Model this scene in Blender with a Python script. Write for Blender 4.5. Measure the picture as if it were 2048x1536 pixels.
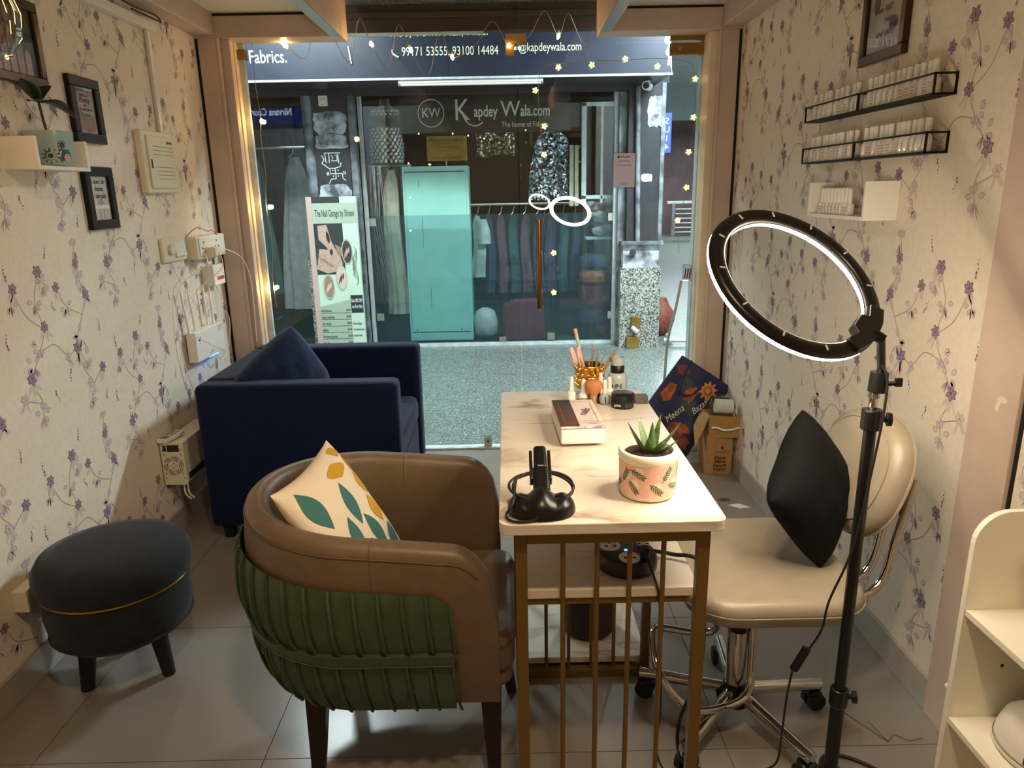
import bpy, bmesh, math, random
from mathutils import Vector, Matrix
for o in list(bpy.data.objects): bpy.data.objects.remove(o, do_unlink=True)
S = bpy.context.scene
C = S.collection
PI = math.pi
rnd = random.Random(7)

# ------------------------------------------------------------------ camera
def make_camera():
    cam = bpy.data.cameras.new('camera'); o = bpy.data.objects.new('camera', cam); C.objects.link(o)
    cam.sensor_width = 36.0; cam.lens = 36.0 * 1432.0 / 2048.0; cam.clip_start = 0.02; cam.clip_end = 200
    p, r, y = math.radians(15.1), math.radians(1.1), math.radians(0.26)
    f = Vector((math.sin(y)*math.cos(p), math.cos(y)*math.cos(p), -math.sin(p)))
    r0 = Vector((math.cos(y), -math.sin(y), 0)); u0 = r0.cross(f)
    R = r0*math.cos(r) - u0*math.sin(r); U = u0*math.cos(r) + r0*math.sin(r)
    m = Matrix((R, U, -f)).transposed().to_4x4(); m.translation = Vector((0, 0, 1.45))
    o.matrix_world = m; S.camera = o
make_camera()

# ------------------------------------------------------------------ world, lights, exposure
w = bpy.data.worlds.new('night'); S.world = w; w.use_nodes = True
w.node_tree.nodes['Background'].inputs[0].default_value = (0.55, 0.65, 0.8, 1)
w.node_tree.nodes['Background'].inputs[1].default_value = 0.02
S.view_settings.view_transform = 'Standard'; S.view_settings.look = 'None'
S.view_settings.gamma = 1.0; S.view_settings.use_curve_mapping = False
S.view_settings.exposure = 0.24
RING_POWER = 70.0            # emission strength of the ring lamp diffuser
WARM = (1.0, 0.73, 0.46); COOL = (0.86, 0.96, 1.0)
def area(name, loc, rot, sx, sy, power, col):
    l = bpy.data.lights.new(name, 'AREA'); l.shape = 'RECTANGLE'; l.size = sx; l.size_y = sy; l.energy = power; l.color = col
    o = bpy.data.objects.new(name, l); C.objects.link(o); o.location = loc; o.rotation_euler = rot
    return o
area('room_ceiling_light', (0.117, 0.3, 2.79), (0, 0, 0), 0.14, 0.14, 22, WARM)
area('corridor_tube_and_fill', (1.8, 5.2, 3.0), (0, 0, 0), 0.9, 0.25, 215, COOL)
area('corridor_tube_and_fill', (-1.7, 5.1, 3.0), (0, 0, 0), 0.9, 0.25, 95, COOL)
area('corridor_tube_and_fill', (3.6, 9.0, 2.98), (0, 0, 0), 2.0, 4.0, 170, COOL)  # fill panel added to brighten the corridor beyond the right pillar
area('corridor_tube_and_fill', (5.0, 17.5, 2.98), (0, 0, 0), 3.0, 6.0, 420, COOL)  # another added fill, brightening the far mauve wall end
area('fabric_shop_fill', (-0.6, 7.16, 2.58), (0, 0, 0), 3.4, 0.25, 17, COOL)  # unseen fill strip added above the window goods to brighten them

# ------------------------------------------------------------------ materials
def lin(c):
    c = c/255.0
    return c/12.92 if c <= 0.04045 else ((c+0.055)/1.055)**2.4
def rgb(r, g, b): return (lin(r), lin(g), lin(b), 1.0)
M = {}
def mat(name, col, rough=0.5, metal=0.0, noise=0.0, nscale=30.0, col2=None, bump=0.0, bscale=None, emit=None, estr=0.0, sheen=0.0, coat=0.0, spec=0.5, trans=0.0, stretch=None):
    m = bpy.data.materials.new(name); m.use_nodes = True; nt = m.node_tree; b = nt.nodes['Principled BSDF']
    b.inputs['Base Color'].default_value = rgb(*col); b.inputs['Roughness'].default_value = rough; b.inputs['Metallic'].default_value = metal
    b.inputs['Specular IOR Level'].default_value = spec
    if sheen: b.inputs['Sheen Weight'].default_value = sheen; b.inputs['Sheen Roughness'].default_value = 0.4
    if coat: b.inputs['Coat Weight'].default_value = coat; b.inputs['Coat Roughness'].default_value = 0.08
    if trans: b.inputs['Transmission Weight'].default_value = trans
    if emit: b.inputs['Emission Color'].default_value = rgb(*emit); b.inputs['Emission Strength'].default_value = estr
    if noise or bump:
        tc = nt.nodes.new('ShaderNodeTexCoord'); src = tc.outputs['Object']
        if stretch:
            mp = nt.nodes.new('ShaderNodeMapping'); mp.inputs['Scale'].default_value = stretch; nt.links.new(src, mp.inputs[0]); src = mp.outputs[0]
        if noise:
            n = nt.nodes.new('ShaderNodeTexNoise'); n.inputs['Scale'].default_value = nscale; n.inputs['Detail'].default_value = 5; nt.links.new(src, n.inputs['Vector'])
            cr = nt.nodes.new('ShaderNodeValToRGB'); c2 = col2 or tuple(max(0, v*(1-noise)) for v in col)
            cr.color_ramp.elements[0].position = 0.35; cr.color_ramp.elements[1].position = 0.65
            cr.color_ramp.elements[0].color = rgb(*c2); cr.color_ramp.elements[1].color = rgb(*col)
            nt.links.new(n.outputs['Fac'], cr.inputs[0]); nt.links.new(cr.outputs[0], b.inputs['Base Color'])
        if bump:
            n2 = nt.nodes.new('ShaderNodeTexNoise'); n2.inputs['Scale'].default_value = bscale or nscale; n2.inputs['Detail'].default_value = 4; nt.links.new(src, n2.inputs['Vector'])
            bp = nt.nodes.new('ShaderNodeBump'); bp.inputs['Strength'].default_value = bump; bp.inputs['Distance'].default_value = 0.01
            nt.links.new(n2.outputs['Fac'], bp.inputs['Height']); nt.links.new(bp.outputs[0], b.inputs['Normal'])
    M[name] = m; return m
def emat(name, col, strength):
    m = bpy.data.materials.new(name); m.use_nodes = True; nt = m.node_tree; nt.nodes.clear()
    e = nt.nodes.new('ShaderNodeEmission'); o = nt.nodes.new('ShaderNodeOutputMaterial'); e.inputs[0].default_value = rgb(*col); e.inputs[1].default_value = strength
    nt.links.new(e.outputs[0], o.inputs[0]); M[name] = m; return m
def glassmat(name, tint, film=0.0, filmcol=(60, 80, 90), gain=1.0):
    m = bpy.data.materials.new(name); m.use_nodes = True; nt = m.node_tree; nt.nodes.clear()
    t = nt.nodes.new('ShaderNodeBsdfTransparent'); t.inputs[0].default_value = rgb(*tint)
    g = nt.nodes.new('ShaderNodeBsdfGlossy'); g.inputs['Roughness'].default_value = 0.0
    lw = nt.nodes.new('ShaderNodeLayerWeight'); lw.inputs[0].default_value = 0.5   # facing = 1-|cos|, Schlick reflectance from it
    pw = nt.nodes.new('ShaderNodeMath'); pw.operation = 'POWER'; pw.inputs[1].default_value = 5.0; nt.links.new(lw.outputs['Facing'], pw.inputs[0])
    fr = nt.nodes.new('ShaderNodeMath'); fr.operation = 'MULTIPLY_ADD'; fr.inputs[1].default_value = 0.965; fr.inputs[2].default_value = 0.035; nt.links.new(pw.outputs[0], fr.inputs[0])
    mx = nt.nodes.new('ShaderNodeMixShader'); out = nt.nodes.new('ShaderNodeOutputMaterial')
    base = t.outputs[0]
    if film:
        d = nt.nodes.new('ShaderNodeBsdfDiffuse'); d.inputs[0].default_value = rgb(*filmcol); m2 = nt.nodes.new('ShaderNodeMixShader')
        n = nt.nodes.new('ShaderNodeTexNoise'); n.inputs['Scale'].default_value = 3; tc = nt.nodes.new('ShaderNodeTexCoord'); nt.links.new(tc.outputs['Object'], n.inputs['Vector'])
        mr = nt.nodes.new('ShaderNodeMapRange'); mr.inputs['To Min'].default_value = film-0.08; mr.inputs['To Max'].default_value = film+0.08; nt.links.new(n.outputs['Fac'], mr.inputs[0])
        nt.links.new(mr.outputs[0], m2.inputs[0]); nt.links.new(t.outputs[0], m2.inputs[1]); nt.links.new(d.outputs[0], m2.inputs[2]); base = m2.outputs[0]
    ml = nt.nodes.new('ShaderNodeMath'); ml.operation = 'MULTIPLY'; ml.inputs[1].default_value = gain
    nt.links.new(fr.outputs[0], ml.inputs[0]); nt.links.new(ml.outputs[0], mx.inputs[0])
    nt.links.new(base, mx.inputs[1]); nt.links.new(g.outputs[0], mx.inputs[2]); nt.links.new(mx.outputs[0], out.inputs[0])
    M[name] = m; return m
def specklemat(name, cols, scale, rough=0.4):
    m = bpy.data.materials.new(name); m.use_nodes = True; nt = m.node_tree; b = nt.nodes['Principled BSDF']; b.inputs['Roughness'].default_value = rough
    tc = nt.nodes.new('ShaderNodeTexCoord'); v = nt.nodes.new('ShaderNodeTexVoronoi'); v.inputs['Scale'].default_value = scale; nt.links.new(tc.outputs['Object'], v.inputs['Vector'])
    sp = nt.nodes.new('ShaderNodeSeparateColor'); nt.links.new(v.outputs['Color'], sp.inputs[0])
    cr = nt.nodes.new('ShaderNodeValToRGB'); cr.color_ramp.interpolation = 'CONSTANT'
    for i, (p, c) in enumerate(cols):
        e = cr.color_ramp.elements[i] if i < 2 else cr.color_ramp.elements.new(p)
        e.position = p; e.color = rgb(*c)
    nt.links.new(sp.outputs[0], cr.inputs[0]); nt.links.new(cr.outputs[0], b.inputs['Base Color']); M[name] = m; return m
def marblemat(name, base, vein, scale=1.5, rough=0.22, width=0.03):
    m = bpy.data.materials.new(name); m.use_nodes = True; nt = m.node_tree; b = nt.nodes['Principled BSDF']; b.inputs['Roughness'].default_value = rough
    tc = nt.nodes.new('ShaderNodeTexCoord'); mp = nt.nodes.new('ShaderNodeMapping'); mp.inputs['Rotation'].default_value = (0, 0, 0.55); mp.inputs['Scale'].default_value = (0.7, 3.0, 1.5)
    nt.links.new(tc.outputs['Object'], mp.inputs[0])
    n = nt.nodes.new('ShaderNodeTexNoise'); n.inputs['Scale'].default_value = scale; n.inputs['Detail'].default_value = 7; n.inputs['Distortion'].default_value = 0.6; nt.links.new(mp.outputs[0], n.inputs['Vector'])
    s1 = nt.nodes.new('ShaderNodeMath'); s1.operation = 'SUBTRACT'; s1.inputs[1].default_value = 0.5; nt.links.new(n.outputs['Fac'], s1.inputs[0])
    s2 = nt.nodes.new('ShaderNodeMath'); s2.operation = 'ABSOLUTE'; nt.links.new(s1.outputs[0], s2.inputs[0])
    n3 = nt.nodes.new('ShaderNodeTexNoise'); n3.inputs['Scale'].default_value = 5; nt.links.new(tc.outputs['Object'], n3.inputs['Vector'])
    mr = nt.nodes.new('ShaderNodeMapRange'); mr.inputs['From Max'].default_value = width; mr.inputs['To Min'].default_value = 1; mr.inputs['To Max'].default_value = 0; nt.links.new(s2.outputs[0], mr.inputs[0])
    mr2 = nt.nodes.new('ShaderNodeMapRange'); mr2.inputs['From Min'].default_value = 0.45; mr2.inputs['From Max'].default_value = 0.65; nt.links.new(n3.outputs['Fac'], mr2.inputs[0])
    mu = nt.nodes.new('ShaderNodeMath'); mu.operation = 'MULTIPLY'; nt.links.new(mr.outputs[0], mu.inputs[0]); nt.links.new(mr2.outputs[0], mu.inputs[1])
    mx = nt.nodes.new('ShaderNodeMix'); mx.data_type = 'RGBA'; mx.inputs[6].default_value = rgb(*base); mx.inputs[7].default_value = rgb(*vein)
    nt.links.new(mu.outputs[0], mx.inputs[0]); nt.links.new(mx.outputs[2], b.inputs['Base Color']); M[name] = m; return m
def sequinmat(name, dark, light, scale):
    m = bpy.data.materials.new(name); m.use_nodes = True; nt = m.node_tree; b = nt.nodes['Principled BSDF']; b.inputs['Roughness'].default_value = 0.22; b.inputs['Metallic'].default_value = 0.8
    tc = nt.nodes.new('ShaderNodeTexCoord'); v = nt.nodes.new('ShaderNodeTexVoronoi'); v.inputs['Scale'].default_value = scale; nt.links.new(tc.outputs['Object'], v.inputs['Vector'])
    sp = nt.nodes.new('ShaderNodeSeparateColor'); nt.links.new(v.outputs['Color'], sp.inputs[0])
    cr = nt.nodes.new('ShaderNodeValToRGB'); cr.color_ramp.elements[0].position = 0.3; cr.color_ramp.elements[1].position = 0.95
    cr.color_ramp.elements[0].color = rgb(*dark); cr.color_ramp.elements[1].color = rgb(*light); nt.links.new(sp.outputs[0], cr.inputs[0]); nt.links.new(cr.outputs[0], b.inputs['Base Color'])
    vm = nt.nodes.new('ShaderNodeVectorMath'); vm.operation = 'SUBTRACT'; vm.inputs[1].default_value = (0.5, 0.5, 0.5); nt.links.new(v.outputs['Color'], vm.inputs[0])
    vs = nt.nodes.new('ShaderNodeVectorMath'); vs.operation = 'SCALE'; vs.inputs['Scale'].default_value = 0.9; nt.links.new(vm.outputs[0], vs.inputs[0])
    g = nt.nodes.new('ShaderNodeNewGeometry'); va = nt.nodes.new('ShaderNodeVectorMath'); va.operation = 'ADD'; nt.links.new(g.outputs['Normal'], va.inputs[0]); nt.links.new(vs.outputs[0], va.inputs[1])
    vn = nt.nodes.new('ShaderNodeVectorMath'); vn.operation = 'NORMALIZE'; nt.links.new(va.outputs[0], vn.inputs[0]); nt.links.new(vn.outputs[0], b.inputs['Normal']); M[name] = m; return m

mat('wallpaper', (232, 220, 203), 0.55, noise=0.03, nscale=60, bump=0.12, bscale=350)
mat('print_dark', (158, 132, 154), 0.6); mat('print_mid', (178, 158, 168), 0.6); mat('print_pale', (208, 194, 188), 0.6); mat('print_stem', (172, 150, 138), 0.6); mat('print_deep', (106, 82, 108), 0.6)
mat('beige_paint', (206, 184, 170), 0.5, noise=0.05, nscale=8, bump=0.05, bscale=60)
mat('cream_paint', (236, 218, 190), 0.45, noise=0.05, nscale=12)
mat('ceiling_white', (222, 214, 200), 0.6)
mat('black_gap', (14, 12, 10), 0.8)
mat('floor_tile', (138, 130, 121), 0.24, noise=0.05, nscale=3, spec=0.5)
mat('grout', (95, 85, 75), 0.8)
mat('skirting', (168, 160, 148), 0.22, noise=0.06, nscale=8)
mat('white_alu', (205, 212, 214), 0.35, noise=0.12, nscale=15)
mat('metal_strip', (175, 175, 175), 0.35, metal=0.7)
mat('brown_wood', (58, 38, 22), 0.55, noise=0.4, nscale=14, stretch=(1, 8, 8))
mat('white_plastic', (232, 228, 220), 0.35); mat('cream_plastic', (222, 214, 190), 0.4); mat('off_white', (236, 232, 222), 0.45)
mat('grey_plastic', (120, 115, 108), 0.5)
mat('black_plastic', (10, 10, 11), 0.32); mat('black_matt', (13, 12, 12), 0.6); mat('black_rubber', (18, 18, 18), 0.55)
mat('black_frame', (9, 8, 8), 0.35, spec=0.3); mat('bronze_frame', (70, 52, 34), 0.28, metal=0.5, noise=0.35, nscale=20)
mat('paper', (228, 222, 214), 0.6); mat('paper_grey', (205, 196, 194), 0.6, noise=0.1, nscale=18); mat('ink', (40, 36, 36), 0.6); mat('ink_soft', (110, 84, 90), 0.6)
mat('skin_a', (206, 172, 152), 0.5, noise=0.1, nscale=30); mat('skin_b', (176, 138, 118), 0.5, noise=0.12, nscale=30); mat('photo_dark', (74, 68, 64), 0.5, noise=0.3, nscale=12); mat('nail_pale', (222, 196, 182), 0.25)
mat('blue_velvet', (7, 23, 60), 0.8, sheen=0.1, noise=0.18, nscale=40, bump=0.1, bscale=220, spec=0.2)
mat('navy_cord', (20, 44, 84), 0.8, sheen=0.2, noise=0.3, nscale=90, stretch=(1, 12, 1), bump=0.3, bscale=90, spec=0.2)
mat('grey_velvet', (40, 43, 48), 0.85, sheen=0.12, noise=0.15, nscale=18, bump=0.12, bscale=120, spec=0.2)
mat('brass', (212, 164, 70), 0.25, metal=1.0); mat('gold_foil', (242, 196, 104), 0.2, metal=1.0)
mat('taupe_leather', (118, 99, 77), 0.40, noise=0.06, nscale=25, bump=0.08, bscale=260)
mat('green_leather', (66, 86, 58), 0.36, noise=0.07, nscale=25, bump=0.08, bscale=260)
mat('thread', (104, 82, 60), 0.6); mat('thread_greige', (150, 134, 112), 0.6)
mat('dark_wood', (38, 22, 16), 0.4, noise=0.25, nscale=14, stretch=(6, 6, 1))
mat('greige_leather', (154, 142, 124), 0.36, noise=0.04, nscale=20, bump=0.06, bscale=260)
mat('chrome', (205, 200, 195), 0.08, metal=1.0)
mat('gold_paint', (122, 94, 44), 0.42, metal=0.35)
marblemat('marble', (226, 216, 202), (170, 150, 130), 1.6)
mat('black_cotton', (9, 8, 10), 0.85, noise=0.25, nscale=15, bump=0.2, bscale=30, spec=0.2)
mat('cream_cotton', (238, 222, 198), 0.8, bump=0.1, bscale=300, spec=0.2); mat('leaf_teal', (70, 118, 116), 0.8, spec=0.2); mat('leaf_mustard', (206, 158, 46), 0.8, spec=0.2)
emat('ring_glow', (255, 238, 208), RING_POWER)
emat('bulb_glow', (255, 200, 118), 230.0); emat('flower_glow', (255, 214, 110), 5.0); emat('led_blue', (40, 90, 255), 12.0); emat('pendant_glow', (255, 200, 120), 80.0)
mat('wire_clear', (150, 136, 110), 0.4)
glassmat('door_glass', (246, 251, 250)); glassmat('shop_glass', (248, 252, 252), gain=0.8); glassmat('film', (228, 240, 242), film=0.2, filmcol=(74, 100, 110), gain=0.5); glassmat('clear', (240, 244, 244), gain=1.6); glassmat('picture_glass', (250, 250, 250), gain=0.8)
mat('navy_board', (29, 37, 56), 0.4, noise=0.15, nscale=6); mat('sign_cream', (226, 226, 196), 0.5); mat('sign_rust', (150, 72, 44), 0.5)
mat('black_board', (22, 21, 22), 0.5); mat('logo_tan', (226, 214, 186), 0.4); mat('plaque', (170, 132, 60), 0.35, metal=0.6, noise=0.25, nscale=5)
mat('old_paint', (34, 36, 44), 0.6, noise=0.3, nscale=9); mat('peel', (190, 196, 202), 0.6, noise=0.65, nscale=12, col2=(70, 74, 82)); mat('post_grey', (132, 138, 146), 0.5, noise=0.5, nscale=10, col2=(70, 72, 76))
specklemat('granite', [(0.0, (40, 42, 42)), (0.22, (150, 152, 142)), (0.5, (182, 180, 166)), (0.8, (96, 98, 96))], 110, 0.4)
specklemat('terrazzo', [(0.0, (76, 82, 79)), (0.3, (102, 109, 104)), (0.6, (118, 125, 119)), (0.9, (172, 180, 174))], 150, 0.3)
mat('mint', (182, 234, 218), 0.4, noise=0.04, nscale=5); mat('mint_dark', (60, 110, 100), 0.5)
mat('white_wall', (214, 222, 228), 0.6, noise=0.05, nscale=3); mat('mauve_wall', (104, 78, 84), 0.6, noise=0.2, nscale=2)
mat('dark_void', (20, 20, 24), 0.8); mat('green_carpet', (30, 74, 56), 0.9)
mat('poster_mint', (206, 228, 206), 0.5); mat('poster_sage', (176, 190, 168), 0.5); mat('poster_pink', (206, 176, 164), 0.5); mat('poster_dark', (42, 52, 56), 0.5)
sequinmat('sequin_silver', (30, 34, 40), (215, 225, 232), 70); sequinmat('sequin_gold', (30, 26, 20), (200, 180, 140), 75); mat('sequin_leaf', (226, 218, 200), 0.25, metal=0.3, noise=0.25, nscale=30)
for n_, c_ in (('cloth_cream', (196, 186, 160)), ('cloth_grey', (150, 152, 146)), ('cloth_purple', (64, 48, 84)), ('cloth_blue', (44, 60, 90)), ('cloth_rose', (110, 66, 78)), ('cloth_teal', (40, 84, 84)), ('cloth_white', (206, 204, 196)), ('cloth_black', (28, 26, 30)), ('red_bag', (120, 30, 52))):
    mat(n_, c_, 0.8, noise=0.15, nscale=12)
mat('soil', (74, 44, 28), 0.95, noise=0.5, nscale=160, bump=0.8, bscale=180)
mat('pot_pink', (236, 188, 168), 0.4); mat('pot_cream', (240, 230, 206), 0.35); mat('leaf_print', (58, 74, 54), 0.5); mat('line_print', (246, 222, 204), 0.5)
mat('aloe', (62, 94, 52), 0.35, noise=0.3, nscale=25, stretch=(1, 1, 6), col2=(96, 124, 70)); mat('leaf_green', (42, 62, 34), 0.4, noise=0.2, nscale=20); mat('stem', (60, 48, 30), 0.7)
mat('pot_blue', (160, 182, 182), 0.25); mat('print_tealdark', (52, 78, 78), 0.4); mat('print_pinkish', (230, 184, 170), 0.4)
mat('polish_glass', (236, 230, 220), 0.12, coat=0.5); mat('polish_label', (214, 204, 196), 0.5); mat('steel', (190, 185, 178), 0.25, metal=0.9)
mat('cardboard', (176, 136, 84), 0.75, noise=0.08, nscale=30); mat('cardboard_dark', (70, 52, 30), 0.8)
mat('bag_navy', (30, 34, 84), 0.6); mat('bag_orange', (196, 106, 48), 0.6, noise=0.3, nscale=30); mat('bag_rust', (140, 64, 48), 0.6, noise=0.3, nscale=30); mat('bag_teal', (48, 78, 84), 0.6, noise=0.3, nscale=30); mat('bag_sun', (222, 160, 84), 0.6, noise=0.15, nscale=30)
mat('brush_hair', (206, 132, 76), 0.7, noise=0.2, nscale=60, stretch=(8, 8, 1)); mat('brush_pink', (214, 168, 150), 0.4); mat('rose_gold', (196, 160, 136), 0.3, metal=0.6); mat('brush_clear', (196, 190, 182), 0.25)
mat('pink_liquid', (226, 186, 186), 0.2); mat('frosted', (196, 204, 204), 0.25, trans=0.3)
marblemat('case_marble', (232, 214, 206), (140, 110, 120), 8, 0.3, 0.05); mat('case_dark', (46, 38, 44), 0.35, noise=0.7, nscale=9, col2=(96, 62, 52))
mat('wicker', (70, 50, 34), 0.7, noise=0.3, nscale=60, stretch=(1, 1, 8), bump=0.6, bscale=90); mat('white_lacquer', (240, 236, 222), 0.35)
mat('red_label', (170, 40, 40), 0.5); mat('purple_tint', (216, 212, 246), 0.5); mat('peg_green', (40, 120, 70), 0.5); mat('copper', (170, 90, 50), 0.4, metal=0.6)
mat('blue_sign', (40, 70, 150), 0.4, emit=(40, 70, 170), estr=0.4); emat('court_blue', (40, 50, 130), 4.5); emat('court_red', (150, 50, 90), 6.0); emat('court_text', (190, 210, 235), 16.0)
mat('tan_brass', (150, 116, 62), 0.4, metal=0.7); mat('dry_leaf', (90, 56, 34), 0.8)

# ------------------------------------------------------------------ geometry helpers
class MB:
    def __init__(s): s.v = []; s.f = []; s.m = []; s.mi = 0
    def add(s, vs, fs):
        o = len(s.v); s.v += [tuple(v) for v in vs]; s.f += [tuple(i+o for i in f) for f in fs]; s.m += [s.mi]*len(fs); return s
    def box(s, a, b):
        x0, y0, z0 = a; x1, y1, z1 = b
        return s.add([(x0,y0,z0),(x1,y0,z0),(x1,y1,z0),(x0,y1,z0),(x0,y0,z1),(x1,y0,z1),(x1,y1,z1),(x0,y1,z1)],
              [(0,3,2,1),(4,5,6,7),(0,1,5,4),(1,2,6,5),(2,3,7,6),(3,0,4,7)])
    def cyl(s, p, q, r, r2=None, n=16, caps=True):
        p, q = Vector(p), Vector(q); r2 = r if r2 is None else r2; d = (q-p).normalized()
        a = d.orthogonal().normalized(); b = d.cross(a); vs = []
        for (c, rr) in ((p, r), (q, r2)):
            for i in range(n): t = 2*PI*i/n; vs.append(c + a*math.cos(t)*rr + b*math.sin(t)*rr)
        fs = [(i, (i+1) % n, n+(i+1) % n, n+i) for i in range(n)]
        if caps: fs += [tuple(reversed(range(n))), tuple(range(n, 2*n))]
        return s.add(vs, fs)
    def tube(s, pts, r, n=8, closed=False, caps=True):
        pts = [Vector(p) for p in pts]; k = len(pts); rr = r if isinstance(r, (list, tuple)) else [r]*k; vs = []
        up = None
        for i in range(k):
            if closed: d = pts[(i+1) % k]-pts[i-1]
            else: d = pts[min(i+1, k-1)]-pts[max(i-1, 0)]
            if d.length < 1e-9: d = Vector((0, 0, 1))
            d.normalize()
            if up is None: up = d.orthogonal().normalized()
            up = (up - d*up.dot(d))
            if up.length < 1e-6: up = d.orthogonal()
            up.normalize(); b = d.cross(up)
            for j in range(n): t = 2*PI*j/n; vs.append(pts[i] + up*math.cos(t)*rr[i] + b*math.sin(t)*rr[i])
        fs = []
        for i in range(k if closed else k-1):
            for j in range(n):
                a0 = i*n; a1 = ((i+1) % k)*n; fs.append((a0+j, a0+(j+1) % n, a1+(j+1) % n, a1+j))
        if caps and not closed: fs += [tuple(reversed(range(n))), tuple(range((k-1)*n, k*n))]
        return s.add(vs, fs)
    def lathe(s, prof, c=(0,0,0), n=32, sx=1, sy=1):
        vs = []; k = len(prof)
        for (r, z) in prof:
            for j in range(n): t = 2*PI*j/n; vs.append((c[0]+math.cos(t)*r*sx, c[1]+math.sin(t)*r*sy, c[2]+z))
        fs = [(i*n+j, i*n+(j+1) % n, (i+1)*n+(j+1) % n, (i+1)*n+j) for i in range(k-1) for j in range(n)]
        fs += [tuple(reversed(range(n))), tuple(range((k-1)*n, k*n))]
        return s.add(vs, fs)
    def prism(s, poly, fn0, fn1):            # two mapped copies of a 2-D outline joined by a rim
        n = len(poly); vs = [fn0(*p) for p in poly] + [fn1(*p) for p in poly]
        return s.add(vs, [tuple(reversed(range(n))), tuple(range(n, 2*n))] + [(i, (i+1) % n, n+(i+1) % n, n+i) for i in range(n)])
    def grid(s, fn, nu, nv, wrap_u=False, wrap_v=False):
        vs = [fn(i, j) for i in range(nu) for j in range(nv)]; fs = []
        for i in range(nu if wrap_u else nu-1):
            for j in range(nv if wrap_v else nv-1):
                a, b = (i+1) % nu, (j+1) % nv; fs.append((i*nv+j, a*nv+j, a*nv+b, i*nv+b))
        return s.add(vs, fs)
    def poly(s, pts): return s.add(pts, [tuple(range(len(pts)))])
    def ball(s, c, r, n=12, sz=1.0):
        prof = [(max(1e-4, math.sin(PI*i/8)*r), -math.cos(PI*i/8)*r*sz) for i in range(9)]; return s.lathe(prof, c, n)
    def xform(s, m): s.v = [tuple(m @ Vector(v)) for v in s.v]; return s
    def build(s, name, material, parent=None, smooth=False, bevel=0.0, seg=2, sub=0, weld=False):
        me = bpy.data.meshes.new(name); me.from_pydata(s.v, [], s.f)
        ms = material if isinstance(material, (list, tuple)) else [material]
        for k in ms: me.materials.append(M[k])
        if len(ms) > 1: me.polygons.foreach_set('material_index', s.m)
        bm = bmesh.new(); bm.from_mesh(me)
        if weld: bmesh.ops.remove_doubles(bm, verts=bm.verts, dist=1e-5)
        if len(s.f) < 60000: bmesh.ops.recalc_face_normals(bm, faces=bm.faces)
        bm.to_mesh(me); bm.free()
        if smooth:
            me.polygons.foreach_set('use_smooth', [True]*len(me.polygons))
            try: me.set_sharp_from_angle(angle=math.radians(50))
            except Exception: pass
        o = bpy.data.objects.new(name, me); C.objects.link(o)
        if parent is not None: o.parent = parent
        if bevel: b = o.modifiers.new('b', 'BEVEL'); b.width = bevel; b.segments = seg; b.limit_method = 'ANGLE'
        if sub: b = o.modifiers.new('s', 'SUBSURF'); b.levels = sub; b.render_levels = sub
        return o
def tag(o, label, cat, group=None):
    o['label'] = label; o['category'] = cat
    if group: o['group'] = group
    return o
def thing(name, label, cat, loc=(0,0,0), rz=0.0, group=None):
    o = bpy.data.objects.new(name, None); C.objects.link(o); o.location = loc; o.rotation_euler = (0, 0, rz); o.empty_display_size = 0.05
    return tag(o, label, cat, group)
def st(o, label=None):
    o['kind'] = 'structure'
    if label: o['label'] = label
    return o
def copytree(o, parent=None):
    c = o.copy(); C.objects.link(c); c.parent = parent
    for ch in list(o.children): copytree(ch, c)
    return c
FACE = {'-y': (PI/2, 0, 0), '+x': (PI/2, 0, PI/2), '-x': (PI/2, 0, -PI/2), '+y': (PI/2, 0, PI), '+z': (0, 0, 0)}
def text(name, body, size, material, loc, face='-y', parent=None, align='CENTER', sx=1.0, thick=0.0004, shear=0.0, rot=None, bold=0.0):
    cu = bpy.data.curves.new(name, 'FONT'); cu.body = body; cu.size = size; cu.align_x = align; cu.align_y = 'CENTER'; cu.extrude = thick; cu.shear = shear; cu.offset = bold; cu.resolution_u = 3
    t = bpy.data.objects.new(name, cu); C.objects.link(t); bpy.context.view_layer.update()
    me = bpy.data.meshes.new_from_object(t.evaluated_get(bpy.context.evaluated_depsgraph_get())); bpy.data.objects.remove(t)
    me.name = name; me.materials.clear(); me.materials.append(M[material])
    o = bpy.data.objects.new(name, me); C.objects.link(o); o.location = loc; o.rotation_euler = rot or FACE[face]; o.scale = (sx, 1, 1)
    if parent is not None: o.parent = parent
    return o
def smoothline(pts, n=8):
    P = [Vector(p) for p in pts]; out = []
    for i in range(len(P)-1):
        p0 = P[max(i-1, 0)]; p1 = P[i]; p2 = P[i+1]; p3 = P[min(i+2, len(P)-1)]
        for k in range(n):
            t = k/n; out.append(0.5*((2*p1) + (p2-p0)*t + (2*p0-5*p1+4*p2-p3)*t*t + (3*p1-p0-3*p2+p3)*t**3))
    return out + [P[-1]]
def ell(cx, cy, a, b, ang=0, n=12): 
    ca, sa = math.cos(ang), math.sin(ang)
    return [(cx+a*math.cos(2*PI*i/n)*ca-b*math.sin(2*PI*i/n)*sa, cy+a*math.cos(2*PI*i/n)*sa+b*math.sin(2*PI*i/n)*ca) for i in range(n)]
def leafpoly(cx, cy, L, W, ang, n=6):
    pts = [(-L/2+L*i/n, W/2*math.sin(PI*i/n)) for i in range(n+1)] + [(L/2-L*i/n, -W/2*math.sin(PI*i/n)) for i in range(1, n)]
    ca, sa = math.cos(ang), math.sin(ang); return [(cx+x*ca-y*sa, cy+x*sa+y*ca) for x, y in pts]
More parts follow.
